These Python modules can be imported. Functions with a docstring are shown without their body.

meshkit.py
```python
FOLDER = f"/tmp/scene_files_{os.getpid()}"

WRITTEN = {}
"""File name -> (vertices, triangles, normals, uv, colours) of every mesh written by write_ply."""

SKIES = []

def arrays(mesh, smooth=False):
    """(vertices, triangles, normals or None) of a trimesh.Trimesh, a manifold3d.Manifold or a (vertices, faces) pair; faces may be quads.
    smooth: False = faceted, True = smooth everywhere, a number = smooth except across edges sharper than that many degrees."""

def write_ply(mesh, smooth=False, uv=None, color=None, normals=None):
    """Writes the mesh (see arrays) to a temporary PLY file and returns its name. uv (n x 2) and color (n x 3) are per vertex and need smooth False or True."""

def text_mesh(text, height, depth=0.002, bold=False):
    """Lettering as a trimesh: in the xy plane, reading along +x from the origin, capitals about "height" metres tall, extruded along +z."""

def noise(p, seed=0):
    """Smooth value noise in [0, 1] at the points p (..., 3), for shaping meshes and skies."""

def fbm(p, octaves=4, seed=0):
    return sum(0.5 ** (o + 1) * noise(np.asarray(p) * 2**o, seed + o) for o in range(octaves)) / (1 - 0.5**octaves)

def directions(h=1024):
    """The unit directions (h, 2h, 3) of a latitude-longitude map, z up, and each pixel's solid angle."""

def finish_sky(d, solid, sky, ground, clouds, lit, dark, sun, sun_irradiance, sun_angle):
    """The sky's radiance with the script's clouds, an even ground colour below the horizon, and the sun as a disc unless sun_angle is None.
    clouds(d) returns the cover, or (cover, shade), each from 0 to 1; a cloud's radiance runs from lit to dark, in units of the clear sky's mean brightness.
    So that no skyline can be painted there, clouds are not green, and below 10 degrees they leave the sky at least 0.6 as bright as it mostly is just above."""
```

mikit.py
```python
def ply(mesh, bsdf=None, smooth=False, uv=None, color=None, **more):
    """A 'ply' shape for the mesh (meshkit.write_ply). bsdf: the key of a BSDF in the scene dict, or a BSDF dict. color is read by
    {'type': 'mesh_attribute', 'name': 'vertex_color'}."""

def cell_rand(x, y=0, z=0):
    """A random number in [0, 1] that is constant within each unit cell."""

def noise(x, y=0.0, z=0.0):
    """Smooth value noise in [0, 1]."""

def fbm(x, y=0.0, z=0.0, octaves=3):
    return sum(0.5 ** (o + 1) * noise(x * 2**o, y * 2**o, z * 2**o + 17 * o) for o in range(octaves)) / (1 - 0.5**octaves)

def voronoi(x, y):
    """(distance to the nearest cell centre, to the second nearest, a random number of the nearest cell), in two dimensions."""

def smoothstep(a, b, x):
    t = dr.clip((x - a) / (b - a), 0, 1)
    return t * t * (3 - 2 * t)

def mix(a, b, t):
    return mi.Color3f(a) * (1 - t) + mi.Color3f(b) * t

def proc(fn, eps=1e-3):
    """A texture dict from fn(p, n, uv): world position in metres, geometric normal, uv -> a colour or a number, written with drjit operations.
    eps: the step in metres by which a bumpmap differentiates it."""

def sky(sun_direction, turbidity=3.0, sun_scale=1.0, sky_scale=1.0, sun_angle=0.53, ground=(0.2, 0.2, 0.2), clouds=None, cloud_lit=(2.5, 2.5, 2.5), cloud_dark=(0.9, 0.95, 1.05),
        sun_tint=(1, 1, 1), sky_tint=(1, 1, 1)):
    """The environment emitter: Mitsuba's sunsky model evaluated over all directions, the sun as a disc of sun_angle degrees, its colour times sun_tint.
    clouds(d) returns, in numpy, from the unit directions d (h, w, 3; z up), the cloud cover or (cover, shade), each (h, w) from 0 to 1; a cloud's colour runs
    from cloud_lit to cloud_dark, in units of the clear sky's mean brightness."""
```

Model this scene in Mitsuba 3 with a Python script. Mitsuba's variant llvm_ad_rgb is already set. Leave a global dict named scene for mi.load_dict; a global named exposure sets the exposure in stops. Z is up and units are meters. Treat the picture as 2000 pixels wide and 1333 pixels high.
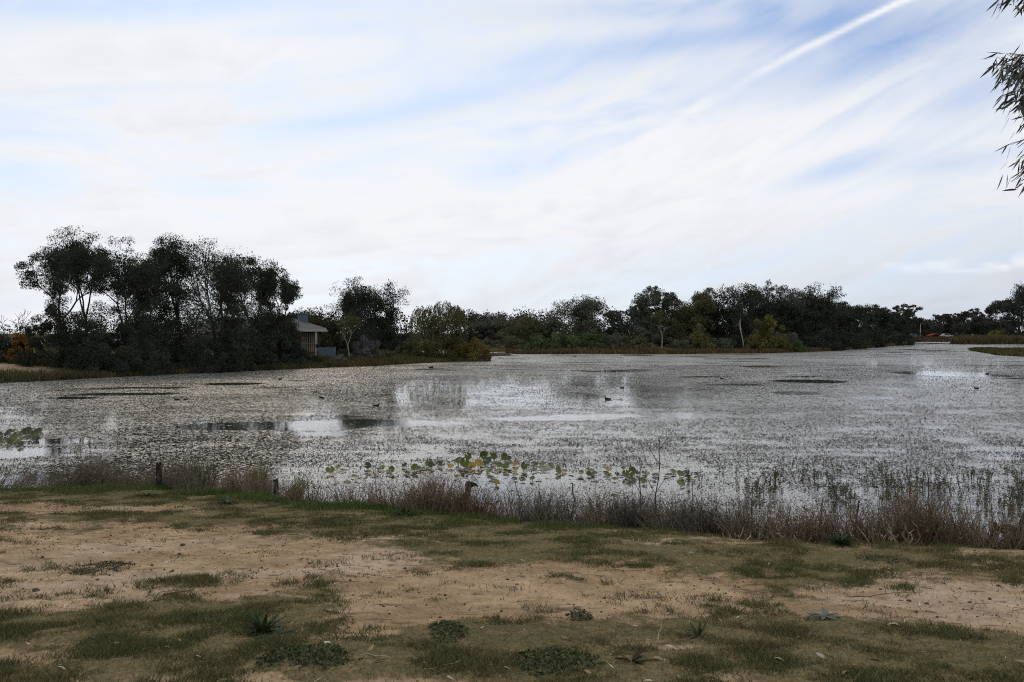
import math, random
import numpy as np, trimesh, shapely
import drjit as dr
import mitsuba as mi
import mikit, meshkit
T = mi.ScalarTransform4f
scene, labels = {}, {}

# ------------------------------------------------------------------ camera, sky, exposure
CAM_Z, F, HZ = 2.8, 1732.05, 652.0            # eye above the water, focal length and horizon row of the 2000 px photograph
scene['camera'] = {'type': 'perspective', 'fov': 60.0, 'near_clip': 0.1, 'far_clip': 6000.0, 'principal_point_offset_y': (666.5 - HZ) / 1333.0,
                   'to_world': T().look_at(origin=[0, 0, CAM_Z], target=[0, 10, CAM_Z], up=[0, 0, 1])}
exposure = 1.75


def gb(x, y, cx, cy, sx, sy, rot=0.0):
    dx, dy = x - cx, y - cy
    c, s = math.cos(rot), math.sin(rot)
    return np.exp(-((dx * c + dy * s) / sx) ** 2 - ((-dx * s + dy * c) / sy) ** 2)


def clouds(d):
    az = np.arctan2(d[..., 0], d[..., 1])
    el = np.arcsin(np.clip(d[..., 2], -1, 1))
    u = 1000 + F * np.tan(np.clip(az, -1.2, 1.2))                     # only a convenient angular scale
    w = HZ - F * np.tan(np.clip(el, 0, 1.3)) / np.cos(np.clip(az, -1.2, 1.2))
    q = np.stack([az * 1.0, el, az * 0], -1)
    warp = meshkit.fbm(q * [4, 9, 1] + 5, 3, 3) - .5
    slope = el - .05 * az - .26 * np.maximum(az - .02, 0) + .06 * warp
    st = meshkit.fbm(np.stack([az * 4.2 + warp, slope * 24, az * 0], -1), 5, 11)
    st2 = meshkit.fbm(np.stack([az * 13 + 3 * warp, slope * 75 + 3 * st, az * 0 + 3], -1), 4, 29)
    big = meshkit.fbm(np.stack([az * 2.2, slope * 7, az * 0 + 9], -1), 3, 41)
    st3 = meshkit.fbm(np.stack([az * 34 + 5 * warp, slope * 130 + 8 * st, az * 0 + 6], -1), 4, 57)
    cover = .84 + .80 * (st - .5) + .65 * (st2 - .5) + .45 * (big - .5) + .36 * (st3 - .5)
    hole = np.zeros_like(el)
    for cx, cy, sx, sy, rot, a in ((330, 8, 420, 26, -.03, .55), (800, 215, 330, 30, -.22, .50), (560, 245, 150, 18, -.1, .3), (60, 355, 120, 40, .1, .5), (420, 368, 130, 24, .05, .5),
                                   (990, 335, 120, 45, -.3, .5), (1330, 80, 330, 28, -.12, .5), (1780, 70, 330, 60, -.3, .55), (1920, 175, 150, 45, -.4, .5), (1640, 330, 150, 26, -.28, .6),
                                   (1860, 320, 110, 22, -.2, .4), (620, 60, 160, 14, -.05, .3), (150, 175, 260, 12, -.04, .25), (1500, 30, 60, 40, -.3, .3), (1290, 15, 420, 26, -.03, .35), (1640, 40, 110, 40, -.45, .45), (1700, 120, 160, 36, -.4, .35)):
        hole += a * gb(u, w, cx, cy, sx, sy, rot) * (.45 + 1.1 * st)
    cover -= hole * (.75 + .9 * (st2 - .3))
    cover += .35 * gb(u, w, 850, 420, 900, 130) + .35 * gb(u, w, 350, 110, 420, 55, -.05)
    low = np.clip(1 - el / .16, 0, 1)
    cover = np.maximum(np.clip(cover, .06, 1), low)
    # contrail, rising to the right and breaking up to the left
    ax, ay, bx, by = 1772, -2, 1215, 300
    t = ((u - ax) * (bx - ax) + (w - ay) * (by - ay)) / ((bx - ax) ** 2 + (by - ay) ** 2)
    bend = 10 * np.sin(t * 3.1)
    dist = ((u - ax) * (by - ay) - (w - ay) * (bx - ax)) / math.hypot(bx - ax, by - ay) + bend
    wid = 5.5 + 7 * np.clip(t, 0, 1) + 4 * (st2 - .5)
    trail = np.exp(-(dist / wid) ** 2) * (t > -.35) * np.clip(1.2 - t * 1.6, .18, 1) * (.75 + .5 * (st2 - .3)) * (t < 1)
    cover = np.clip(cover + 1.0 * trail, 0, 1)
    shade = .10 + .45 * (st - .5) + .45 * (st2 - .5) + .4 * (st3 - .5) - .35 * trail
    shade -= .16 * gb(u, w, 850, 300, 800, 190)
    shade += .75 * low * np.clip((u - 700) / 1100, 0, 1) + .12 * low
    puff = meshkit.fbm(np.stack([u / 48, w / 30, u * 0], -1), 4, 77)
    cum = np.zeros_like(el)
    for cx, cy, sx, sy in ((1770, 527, 45, 12), (1835, 524, 40, 15), (1885, 531, 60, 7), (1945, 524, 30, 11), (1995, 514, 22, 17), (2120, 522, 60, 16), (2300, 530, 90, 12)):
        top = cy - sy * (.5 + 1.2 * puff)
        cum = np.maximum(cum, np.exp(-((u - cx) / sx) ** 4) * np.clip((w - top) / 3, 0, 1) * np.clip((cy + sy * .8 - w) / (sy * 1.1), 0, 1))
    shade = shade * (1 - cum) + cum * (.02 + .7 * (puff - .45))
    return cover, np.clip(shade, 0, 1)


SUN = np.array([-.22, .80, .62])
scene['sky'] = mikit.sky(SUN, turbidity=3, sun_scale=0.22, sun_angle=16, clouds=clouds, cloud_lit=(3.16, 3.20, 3.28), cloud_dark=(2.2, 2.34, 2.6), sky_tint=(.92, .98, 1.17), ground=(.12, .11, .09))


# ------------------------------------------------------------------ helpers
def RNG(s): return np.random.default_rng(s)


def unit(a): return a / (np.linalg.norm(a, axis=-1, keepdims=True) + 1e-12)


used = {}


def num(name):
    n = used.get(name, 0)
    used[name] = n + 1
    return name if n == 0 else f'{name}_{n:03d}'


def put(key, mesh, bsdf, color=None, smooth=False, world=None, parent=None):
    key = (parent + '__' if parent else '') + key
    k, n = key, 0
    while k in scene:
        n += 1
        k = f'{key}_{n:03d}'
    d = mesh if isinstance(mesh, dict) else mikit.ply(mesh, bsdf, smooth=smooth, color=color)
    scene[k] = {**d, 'to_world': world} if world is not None else d
    return k


def tag(key, label=None, cat=None, group=None, kind=None):
    e = labels.setdefault(key, {})
    for a, b in (('label', label), ('category', cat), ('group', group), ('kind', kind)):
        if b: e[a] = b
    return key


def tube(points, radii, sides=5, cap=False):
    p = np.asarray(points, float)
    r = np.broadcast_to(radii, (len(p),))
    t = unit(np.gradient(p, axis=0))
    a = unit(np.cross(t, np.where(np.abs(t[:, 2:]) < .9, [0, 0, 1.], [1., 0, 0])))
    b = np.cross(t, a)
    ang = np.arange(sides) * 2 * np.pi / sides
    v = p[:, None] + r[:, None, None] * (np.cos(ang)[None, :, None] * a[:, None] + np.sin(ang)[None, :, None] * b[:, None])
    i, j = np.meshgrid(np.arange(len(p) - 1), np.arange(sides), indexing='ij')
    q = np.stack([i * sides + j, i * sides + (j + 1) % sides, (i + 1) * sides + (j + 1) % sides, (i + 1) * sides + j], -1).reshape(-1, 4)
    f = np.vstack([q[:, [0, 1, 2]], q[:, [0, 2, 3]]])
    v = v.reshape(-1, 3)
    if cap:
        n = len(v)
        v = np.vstack([v, p[:1], p[-1:]])
        k = np.arange(sides)
        f = np.vstack([f, np.stack([(k + 1) % sides, k, k * 0 + n], 1), np.stack([n - 2 - sides + 2 + k - 0, n - sides + (k + 1) % sides, k * 0 + n + 1], 1)])
    return v, f


class Acc:
    """Collects pieces of one mesh with a colour per vertex."""
    def __init__(s): s.v, s.f, s.c, s.n = [], [], [], 0

    def add(s, v, f, c=(1, 1, 1)):
        s.v.append(v); s.f.append(np.asarray(f) + s.n); s.c.append(np.broadcast_to(c, v.shape)); s.n += len(v)
        return s

    def tube(s, pts, r, sides=5, c=(1, 1, 1), cap=False): return s.add(*tube(pts, r, sides, cap), c)

    def mesh(s): return np.vstack(s.v), np.vstack(s.f)

    def col(s): return np.vstack(s.c)

    def put(s, key, bsdf, parent=None, colored=True, smooth=False, world=None):
        return put(key, s.mesh(), bsdf, s.col() if colored else None, smooth, world, parent)


def rhombi(c, L, W, rng, col, up=None, jit=.25, flat=0.0, tri=False):
    """Leaf-sized diamonds round the points c. up: a preferred long axis; flat: 1 = lying level."""
    n = len(c)
    a = unit(rng.normal(size=(n, 3))) if up is None else unit(np.asarray(up) + rng.normal(0, .35, (n, 3)))
    if flat: a[:, 2] *= 1 - flat; a = unit(a)
    b = unit(np.cross(a, unit(rng.normal(size=(n, 3))) * (1 - flat) + np.array([0, 0, 1.]) * flat))
    L, W = np.broadcast_to(L, (n,))[:, None], np.broadcast_to(W, (n,))[:, None]
    if tri:                                                             # far leaves: one triangle of the same area
        v = np.stack([c - a * L * .9 - b * W, c - a * L * .7 + b * W, c + a * L * 1.15], 1).reshape(-1, 3)
        f = np.arange(n)[:, None] * 3 + [0, 1, 2]
    else:
        v = np.stack([c - a * L, c - b * W, c + a * L, c + b * W], 1).reshape(-1, 3)
        i = np.arange(n)[:, None] * 4
        f = np.vstack([i + [0, 1, 2], i + [0, 2, 3]])
    k = np.asarray(col, float) * (1 + rng.uniform(-jit, jit, (n, 1))) * (1 + rng.uniform(-.08, .08, (n, 3)))
    return v, f, np.repeat(np.clip(k, 0, 1), 3 if tri else 4, 0)


def blades(base, tip, width, rng, col, bend=None):
    """Grass blades or thin stems: a tapering quad and a tip each."""
    n = len(base)
    d = tip - base
    s = unit(np.cross(d, unit(rng.normal(size=(n, 3))))) * np.broadcast_to(width, (n,))[:, None] * .5
    mid = base + d * .55 + (0 if bend is None else bend)
    v = np.stack([base - s, base + s, mid + s * .7, mid - s * .7, tip], 1).reshape(-1, 3)
    i = np.arange(n)[:, None] * 5
    f = np.vstack([i + [0, 1, 2], i + [0, 2, 3], i + [3, 2, 4]])
    return v, f, np.repeat(np.clip(col, 0, 1), 5, 0)


def at(px, Y, z=0.0): return np.array([(px - 1000) / F * Y, Y, z])


def box(x0, x1, y0, y1, z0, z1):
    m = trimesh.creation.box(extents=(x1 - x0, y1 - y0, z1 - z0))
    return np.array(m.vertices) + [(x0 + x1) / 2, (y0 + y1) / 2, (z0 + z1) / 2], np.array(m.faces)


# hash noise, the same in numpy as in mikit, so that blades and soil agree
def ncell(x, y, z):
    x, y, z = ((np.floor(v).astype(np.int64) + 1000000).astype(np.uint64) & 0xFFFFFFFF for v in (x, y, z))
    h = (x * 374761393 + y * 668265263 + z * 2147483647) & 0xFFFFFFFF
    h = ((h ^ (h >> 13)) * 1274126177) & 0xFFFFFFFF
    return ((h ^ (h >> 16)) & 0xFFFFFF).astype(float) / 16777215.0


def nnoise(x, y, z=0.0):
    x, y = np.asarray(x, float), np.asarray(y, float)
    z = np.zeros_like(x) + z
    i = [np.floor(v) for v in (x, y, z)]
    t = [(v - a) ** 2 * (3 - 2 * (v - a)) for v, a in zip((x, y, z), i)]
    def edge(b, c):
        A = ncell(i[0], i[1] + b, i[2] + c)
        return A + (ncell(i[0] + 1, i[1] + b, i[2] + c) - A) * t[0]
    e = [[edge(b, c) for c in (0, 1)] for b in (0, 1)]
    m = [e[0][c] + (e[1][c] - e[0][c]) * t[1] for c in (0, 1)]
    return m[0] + (m[1] - m[0]) * t[2]


def nfbm(x, y, octaves=3): return sum(.5 ** (o + 1) * nnoise(x * 2 ** o, y * 2 ** o, 17 * o) for o in range(octaves)) / (1 - .5 ** octaves)


def sstep(a, b, x):
    t = np.clip((x - a) / (b - a), 0, 1)
    return t * t * (3 - 2 * t)


# ------------------------------------------------------------------ the near bank: plan of the ground
SL, Z0, Y0 = .0955, 1.2, 4.07                                           # it falls gently towards the water


def gpos(px, py):
    s = (py - HZ) / F
    Y = (CAM_Z - Z0 - SL * Y0) / (s - SL)
    return (px - 1000) / F * Y, Y


LIP = np.array([gpos(a, b) for a, b in ((-700, 958), (-300, 958), (0, 958), (200, 955), (350, 958), (450, 965), (550, 975), (640, 987), (850, 1002), (1000, 1010), (1200, 1023), (1400, 1040), (1500, 1048), (1700, 1057), (1900, 1063), (2000, 1070), (2300, 1085), (2900, 1110))])


def lip(x): return np.interp(x, LIP[:, 0], LIP[:, 1])


def ground_z(x, y, fine=True):
    x, y = np.asarray(x, float), np.asarray(y, float)
    e = lip(x)
    z = Z0 - SL * (np.minimum(y, e) - Y0)
    z = z + .05 * (nfbm(x * .5 + 40, y * .5) - .5) * 2
    if fine: z = z + .018 * (nfbm(x * 5, y * 5 + 9) - .5) * 2 + .008 * (nnoise(x * 23, y * 23) - .5)
    s = y - e
    z = z - .04 * sstep(-.7, 0, s)
    return np.where(s > 0, np.maximum(z - .50 * s - .12 * sstep(0, .5, s), -.55), z)


# grass (+) and bare soil (-) as patches on the ground: photograph px, py, half sizes, strength
PATCH = [(200, 968, 330, 14, 1.3), (620, 990, 240, 12, 1.2), (190, 996, 250, 7, -1.2), (330, 1012, 420, 9, .75), (560, 1010, 170, 18, .7), (900, 1030, 330, 26, .95), (1000, 1070, 260, 22, .85),
         (1300, 1085, 260, 22, .75), (1600, 1090, 260, 30, .8), (1820, 1105, 130, 26, .45), (1350, 1035, 160, 8, -.5), (1600, 1062, 260, 8, -.35), (1930, 1085, 120, 16, -.7),
         (300, 1070, 420, 40, -1.2), (120, 1160, 300, 40, -.8), (620, 1090, 160, 30, -.6), (300, 1130, 150, 14, .45), (420, 1140, 130, 12, .45), (520, 1172, 240, 16, .45), (1500, 1310, 700, 60, .5), (300, 1240, 420, 40, .4), (1000, 1250, 300, 30, .4), (170, 1113, 60, 10, .5), (1000, 1140, 420, 32, -1.0), (1000, 1190, 330, 24, -.7),
         (1250, 1110, 200, 16, -.6), (1600, 1150, 120, 14, .5), (1480, 1165, 120, 12, .4), (1800, 1175, 330, 24, -1.1), (1980, 1150, 140, 60, -1.0), (1960, 1215, 100, 22, -.6), (1090, 1137, 45, 8, 1.1), (840, 1175, 32, 8, 1.2), (1025, 1190, 18, 6, .9), (640, 1005, 90, 8, -.5), (850, 1000, 70, 8, -.35),
         (250, 1210, 330, 30, 1.0), (560, 1215, 130, 26, .8), (720, 1215, 90, 24, -1.2), (80, 1275, 130, 18, -.7), (480, 1280, 330, 34, .9), (950, 1235, 180, 24, .8), (1000, 1290, 360, 44, .9), (1230, 1275, 70, 16, -1.0), (1500, 1235, 300, 50, .9),
         (1800, 1270, 330, 50, 1.0), (1450, 1175, 130, 14, .4), (230, 1320, 130, 20, -.5), (700, 1330, 240, 14, -.5), (1330, 1310, 90, 14, -.4), (1480, 1312, 90, 10, -.4)]
PW = []
for a, b, sa, sb, wt in PATCH:
    (x, y), (_, y1), (_, y2) = gpos(a, b), gpos(a, b - sb), gpos(a, b + sb)
    PW.append((x, y, sa / F * y, max(abs(y1 - y2) / 2, .12), wt))


def grass_np(x, y):
    wx, wy = x + .5 * (nfbm(x * 1.3, y * 1.3 + 50) - .5), y + .5 * (nfbm(x * 1.3 + 30, y * 1.3) - .5)
    g = np.full(np.shape(x), .42)
    for cx, cy, sx, sy, wt in PW: g = g + .5 * wt * np.exp(-((wx - cx) / sx) ** 2 - ((wy - cy) / sy) ** 2)
    return sstep(.14, .74, g + 1.15 * (nfbm(x * 2.1, y * 2.1 + 7, 4) - .5) + .5 * (nfbm(x * 8, y * 11, 2) - .5))


def grass_dr(x, y):
    wx, wy = x + .5 * (mikit.fbm(x * 1.3, y * 1.3 + 50) - .5), y + .5 * (mikit.fbm(x * 1.3 + 30, y * 1.3) - .5)
    g = mi.Float(.42)
    for cx, cy, sx, sy, wt in PW: g = g + .5 * wt * dr.exp(-dr.square((wx - cx) / sx) - dr.square((wy - cy) / sy))
    return mikit.smoothstep(.14, .74, g + 1.15 * (mikit.fbm(x * 2.1, y * 2.1 + 7, 0.0, 4) - .5) + .5 * (mikit.fbm(x * 8, y * 11, 0.0, 2) - .5))


def soil(p, n, uv):
    x, y = p.x, p.y
    g = grass_dr(x, y)
    f1, f2, f3 = mikit.fbm(x * 1.7, y * 1.7, 0., 3), mikit.fbm(x * 9, y * 9, 3., 3), mikit.noise(x * 55, y * 55)
    dirt = mikit.mix((.310, .228, .147), (.232, .166, .103), mikit.smoothstep(.3, .7, f1))
    dirt = mikit.mix(dirt, (.35, .282, .21), mikit.smoothstep(.55, .8, mikit.fbm(x * .8 + 7, y * 1.6, 0., 3)) * .6)
    dirt = dirt * (.50 + .62 * f2 + .30 * f3 + .10 * mikit.noise(x * 140, y * 140))
    dirt = mikit.mix(dirt, (.10, .075, .05), mikit.smoothstep(.66, .8, mikit.fbm(x * 6 + 3, y * 14, 5., 3)) * .75)
    thatch = mikit.mix((.118, .098, .050), (.070, .072, .034), mikit.smoothstep(.3, .7, f2)) * (.5 + .6 * f3 + .4 * mikit.noise(x * 120, y * 120))
    c = mikit.mix(dirt, thatch, mikit.smoothstep(.15, .85, g + .5 * (f2 - .5)) * .85)
    return mikit.mix(c, (.035, .03, .022), mikit.smoothstep(.32, .05, p.z))   # wet mud at the water


def bank(p, n, uv):
    f = mikit.fbm(p.x * .35, p.y * .35, 0., 4)
    c = mikit.mix((.085, .068, .036), (.045, .052, .022), mikit.smoothstep(.35, .65, f))
    c = mikit.mix(c, (.27, .20, .14), mikit.smoothstep(6., 1.5, dr.sqrt(dr.square((p.x + 34.5) / 1.5) + dr.square((p.y - 57.2) * 1.6))))
    return mikit.mix(c, (.03, .025, .018), mikit.smoothstep(.12, .0, p.z))


def two(b): return {'type': 'twosided', 'bsdf': b}


def diffuse(c): return two({'type': 'diffuse', 'reflectance': c if isinstance(c, dict) else {'type': 'rgb', 'value': c}})


def glossy(c, rough=.5, spec=.4, **k): return two({'type': 'principled', 'base_color': c if isinstance(c, dict) else {'type': 'rgb', 'value': c}, 'roughness': rough, 'specular': spec, **k})


VC = {'type': 'mesh_attribute', 'name': 'vertex_color'}
scene['mat_soil'] = diffuse(mikit.proc(soil))
scene['mat_bank'] = diffuse(mikit.proc(bank))
scene['mat_leaf'] = diffuse(VC)
scene['mat_gloss'] = glossy(VC, .42, .5)
scene['mat_pad'] = glossy(VC, .5, .25)
scene['mat_bark'] = diffuse(mikit.proc(lambda p, n, uv: mikit.mix((.042, .036, .030), (.095, .083, .07), mikit.smoothstep(.4, .7, mikit.fbm(p.x * 6, p.y * 6, p.z * 1.2, 3)))))
scene['mat_pale'] = diffuse(mikit.proc(lambda p, n, uv: mikit.mix((.34, .31, .27), (.16, .14, .12), mikit.smoothstep(.5, .75, mikit.fbm(p.x * 4, p.y * 4, p.z * 1.1, 3)))))
scene['mat_driftwood'] = diffuse(mikit.proc(lambda p, n, uv: mikit.mix((.028, .024, .022), (.12, .11, .10), mikit.smoothstep(.5, .8, mikit.fbm(p.x * 22, p.y * 22, p.z * 8, 4)))))

# ------------------------------------------------------------------ ground, terrain, water
xs = np.concatenate([np.linspace(-60, -11, 40)[:-1], np.arange(-11, 10, .06), np.linspace(10, 60, 40)])
ys = np.concatenate([np.linspace(-14, 3.4, 40)[:-1], np.arange(3.4, 18.6, .055), [19.5, 21, 23, 26]])
gx, gy = np.meshgrid(xs, ys)
gz = ground_z(gx, gy)
g_ = grass_np(gx[40:-4], gy[40:-4])
gz[40:-4] += .02 * g_


def grid_faces(h, w):
    i = (np.arange(h - 1)[:, None] * w + np.arange(w - 1)).reshape(-1)
    return np.vstack([np.stack([i, i + 1, i + w + 1], 1), np.stack([i, i + w + 1, i + w], 1)])


tag(put('ground', (np.stack([gx, gy, gz], -1).reshape(-1, 3), grid_faces(*gx.shape)), 'mat_soil', smooth=True), 'bare tan soil with worn grass sloping down to the lake', kind='structure')


def poly(pts): return shapely.Polygon([at(a, Y)[:2] for a, Y in pts])


LEFT = poly([(-900, 36), (-300, 44), (0, 50.5), (100, 53), (200, 56.4), (300, 60), (400, 63.8), (500, 67.5), (600, 71.3), (700, 75.8), (800, 82), (880, 88.5), (950, 90), (957, 93), (940, 100), (880, 112), (800, 128), (640, 150), (500, 175), (-1500, 190)])
FAR = poly([(400, 215), (700, 175), (850, 152), (930, 140), (990, 129), (1010, 121), (1150, 123), (1300, 121), (1500, 127), (1590, 137), (1650, 151), (1700, 172), (1750, 205), (1785, 224), (1778, 248), (1700, 290), (1400, 340), (400, 400)])
BACK = poly([(-3000, 420), (400, 420), (1500, 330), (1750, 302), (1870, 303), (2100, 300), (3000, 260), (6000, 900), (3000, 3500), (-2000, 3500), (-6000, 900)])
REEDS = poly([(1856, 252), (1857, 240), (1930, 236), (2000, 232), (2300, 190), (2700, 170), (2700, 320), (2100, 330), (1880, 290)])
SPIT = poly([(1893, 147), (1915, 134), (1950, 115), (2000, 108), (2300, 92), (2600, 92), (2600, 150), (2100, 165), (1960, 168)])
LANDS = ((LEFT, .75), (FAR, .75), (BACK, 1.1), (REEDS, .5), (SPIT, .3))


def land_z(x, y):
    x, y = np.atleast_1d(np.asarray(x, float)), np.atleast_1d(np.asarray(y, float))
    pts = shapely.points(x, y)
    z = np.full(x.shape, -.5)
    for pg, h in LANDS:
        s = shapely.distance(pg, pts) * -1
        inside = s >= 0
        s[inside] = shapely.distance(pg.exterior, pts[inside])
        s = s + 1.6 * (nfbm(x * .25, y * .25) - .5)
        z = np.maximum(z, np.clip(.22 * s, -.5, .14) + (h - .14) * sstep(.5, 8, s))
    return z + .12 * (nfbm(x * .4, y * .4, 3) - .5) * (z > .1)


ang = np.linspace(-1.15, 1.15, 440)
dep = np.concatenate([np.geomspace(30, 330, 220), np.geomspace(340, 3400, 40)])
A, D = np.meshgrid(ang, dep)
tx, ty = np.tan(A) * D * .62, D
tz = land_z(tx.ravel(), ty.ravel()).reshape(tx.shape)
tag(put('terrain', (np.stack([tx, ty, tz], -1).reshape(-1, 3), grid_faces(*tx.shape)), 'mat_bank', smooth=True), 'low grassy land along the far shores of the lake', kind='structure')
tag(put('lake_bed', (np.array([[-4000, -300, -.62], [4000, -300, -.62], [4000, 6000, -.62], [-4000, 6000, -.62]], float), np.array([[0, 1, 2], [0, 2, 3]])), 'mat_bank'), kind='structure')

# open water between the floating weed: photograph px, py, half sizes (streaks lie along the view of the shore)
OPEN = [(500, 832, 150, 8, 1.35), (600, 836, 120, 6, 1.2), (720, 827, 190, 7, 1.25), (640, 848, 80, 5, .9), (1330, 812, 300, 8, .62), (1080, 818, 170, 6, .72), (1180, 812, 120, 4, .7), (1580, 745, 80, 4, 1), (1555, 768, 52, 4, 1), (1860, 731, 110, 7, .7), (1680, 776, 110, 6, .5), (1740, 759, 60, 4, .5), (455, 750, 62, 3, 1), (250, 770, 110, 3, .9), (130, 778, 60, 3, .9), (120, 862, 110, 6, 1),
        (60, 885, 90, 14, .7), (60, 935, 80, 16, .7), (970, 693, 34, 3.4, 1), (1810, 671, 48, 3, .8), (1800, 684, 30, 2.5, .8), (1240, 694, 40, 1.5, .8), (1480, 717, 60, 1.8, .6), (970, 938, 330, 24, .45), (700, 975, 140, 18, .4), (1180, 726, 90, 2.5, .5), (1330, 722, 60, 2, .5)]
OW = []
for a, b, sa, sb, wt in OPEN:
    Y = CAM_Z * F / (b - HZ)
    OW.append(((a - 1000) / F * Y, Y, sa / F * Y, abs(CAM_Z * F / (b - sb - HZ) - CAM_Z * F / (b + sb - HZ)) / 2, wt))


def open_np(x, y):
    o = np.zeros(np.shape(x))
    for cx, cy, sx, sy, wt in OW: o = np.maximum(o, wt * np.exp(-(((x - cx) / sx) ** 2 + ((y - cy) / sy) ** 2) ** 2))
    return sstep(.35, .6, o + .55 * (nfbm(x * .5, y * .5, 4) - .5) * (o > .04))


def weed(p, n, uv):
    x, y = p.x, p.y
    o = mi.Float(0)
    for cx, cy, sx, sy, wt in OW: o = dr.maximum(o, wt * dr.exp(-dr.square(dr.square((x - cx) / sx) + dr.square((y - cy) / sy))))
    o = mikit.smoothstep(.35, .6, o + dr.select(o > .04, .55 * (mikit.fbm(x * .5, y * .5, 0., 4) - .5), 0))
    _, _, r = mikit.voronoi(x * 18, y * 20)
    cov = .46 + .10 * mikit.smoothstep(18., 45., y) + .12 * mikit.smoothstep(60., 100., y) + .5 * (mikit.fbm(x * .22, y * .16, 2., 4) - .5) + .5 * (mikit.fbm(x * .55, y * 1.3, 4., 3) - .5)
    cov = cov * (1 - .62 * mikit.smoothstep(20., 14.5, y) * mikit.smoothstep(-7., -1., x))
    streak = mikit.smoothstep(.70, .78, mikit.fbm(x * .16 + 3, y * .35, 8., 3))
    cov = cov + .20 * mikit.smoothstep(3., 15., x) * mikit.smoothstep(60., 30., y)
    thin = dr.exp(-dr.square((x - .25) / 9.) - dr.square((y - 42.5) / 12.)) * mikit.smoothstep(.22, .5, mikit.fbm(x * .4, y * .25, 12., 3))
    cov = dr.clip(cov * (1 - .8 * thin) * (1 - .97 * o) * (1 - .9 * streak), 0, 1)
    return dr.select(r < cov, 1., 0.)


def ripple(p, n, uv):
    k = mikit.smoothstep(-2., 8., p.x - .1 * p.y) * mikit.smoothstep(60., 25., p.y) * .9 + .10
    return k * (.0045 * mikit.fbm(p.x * 4 + .6 * p.y, p.y * 9, 0., 3) + .0016 * mikit.noise(p.x * 19, p.y * 34))


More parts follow.
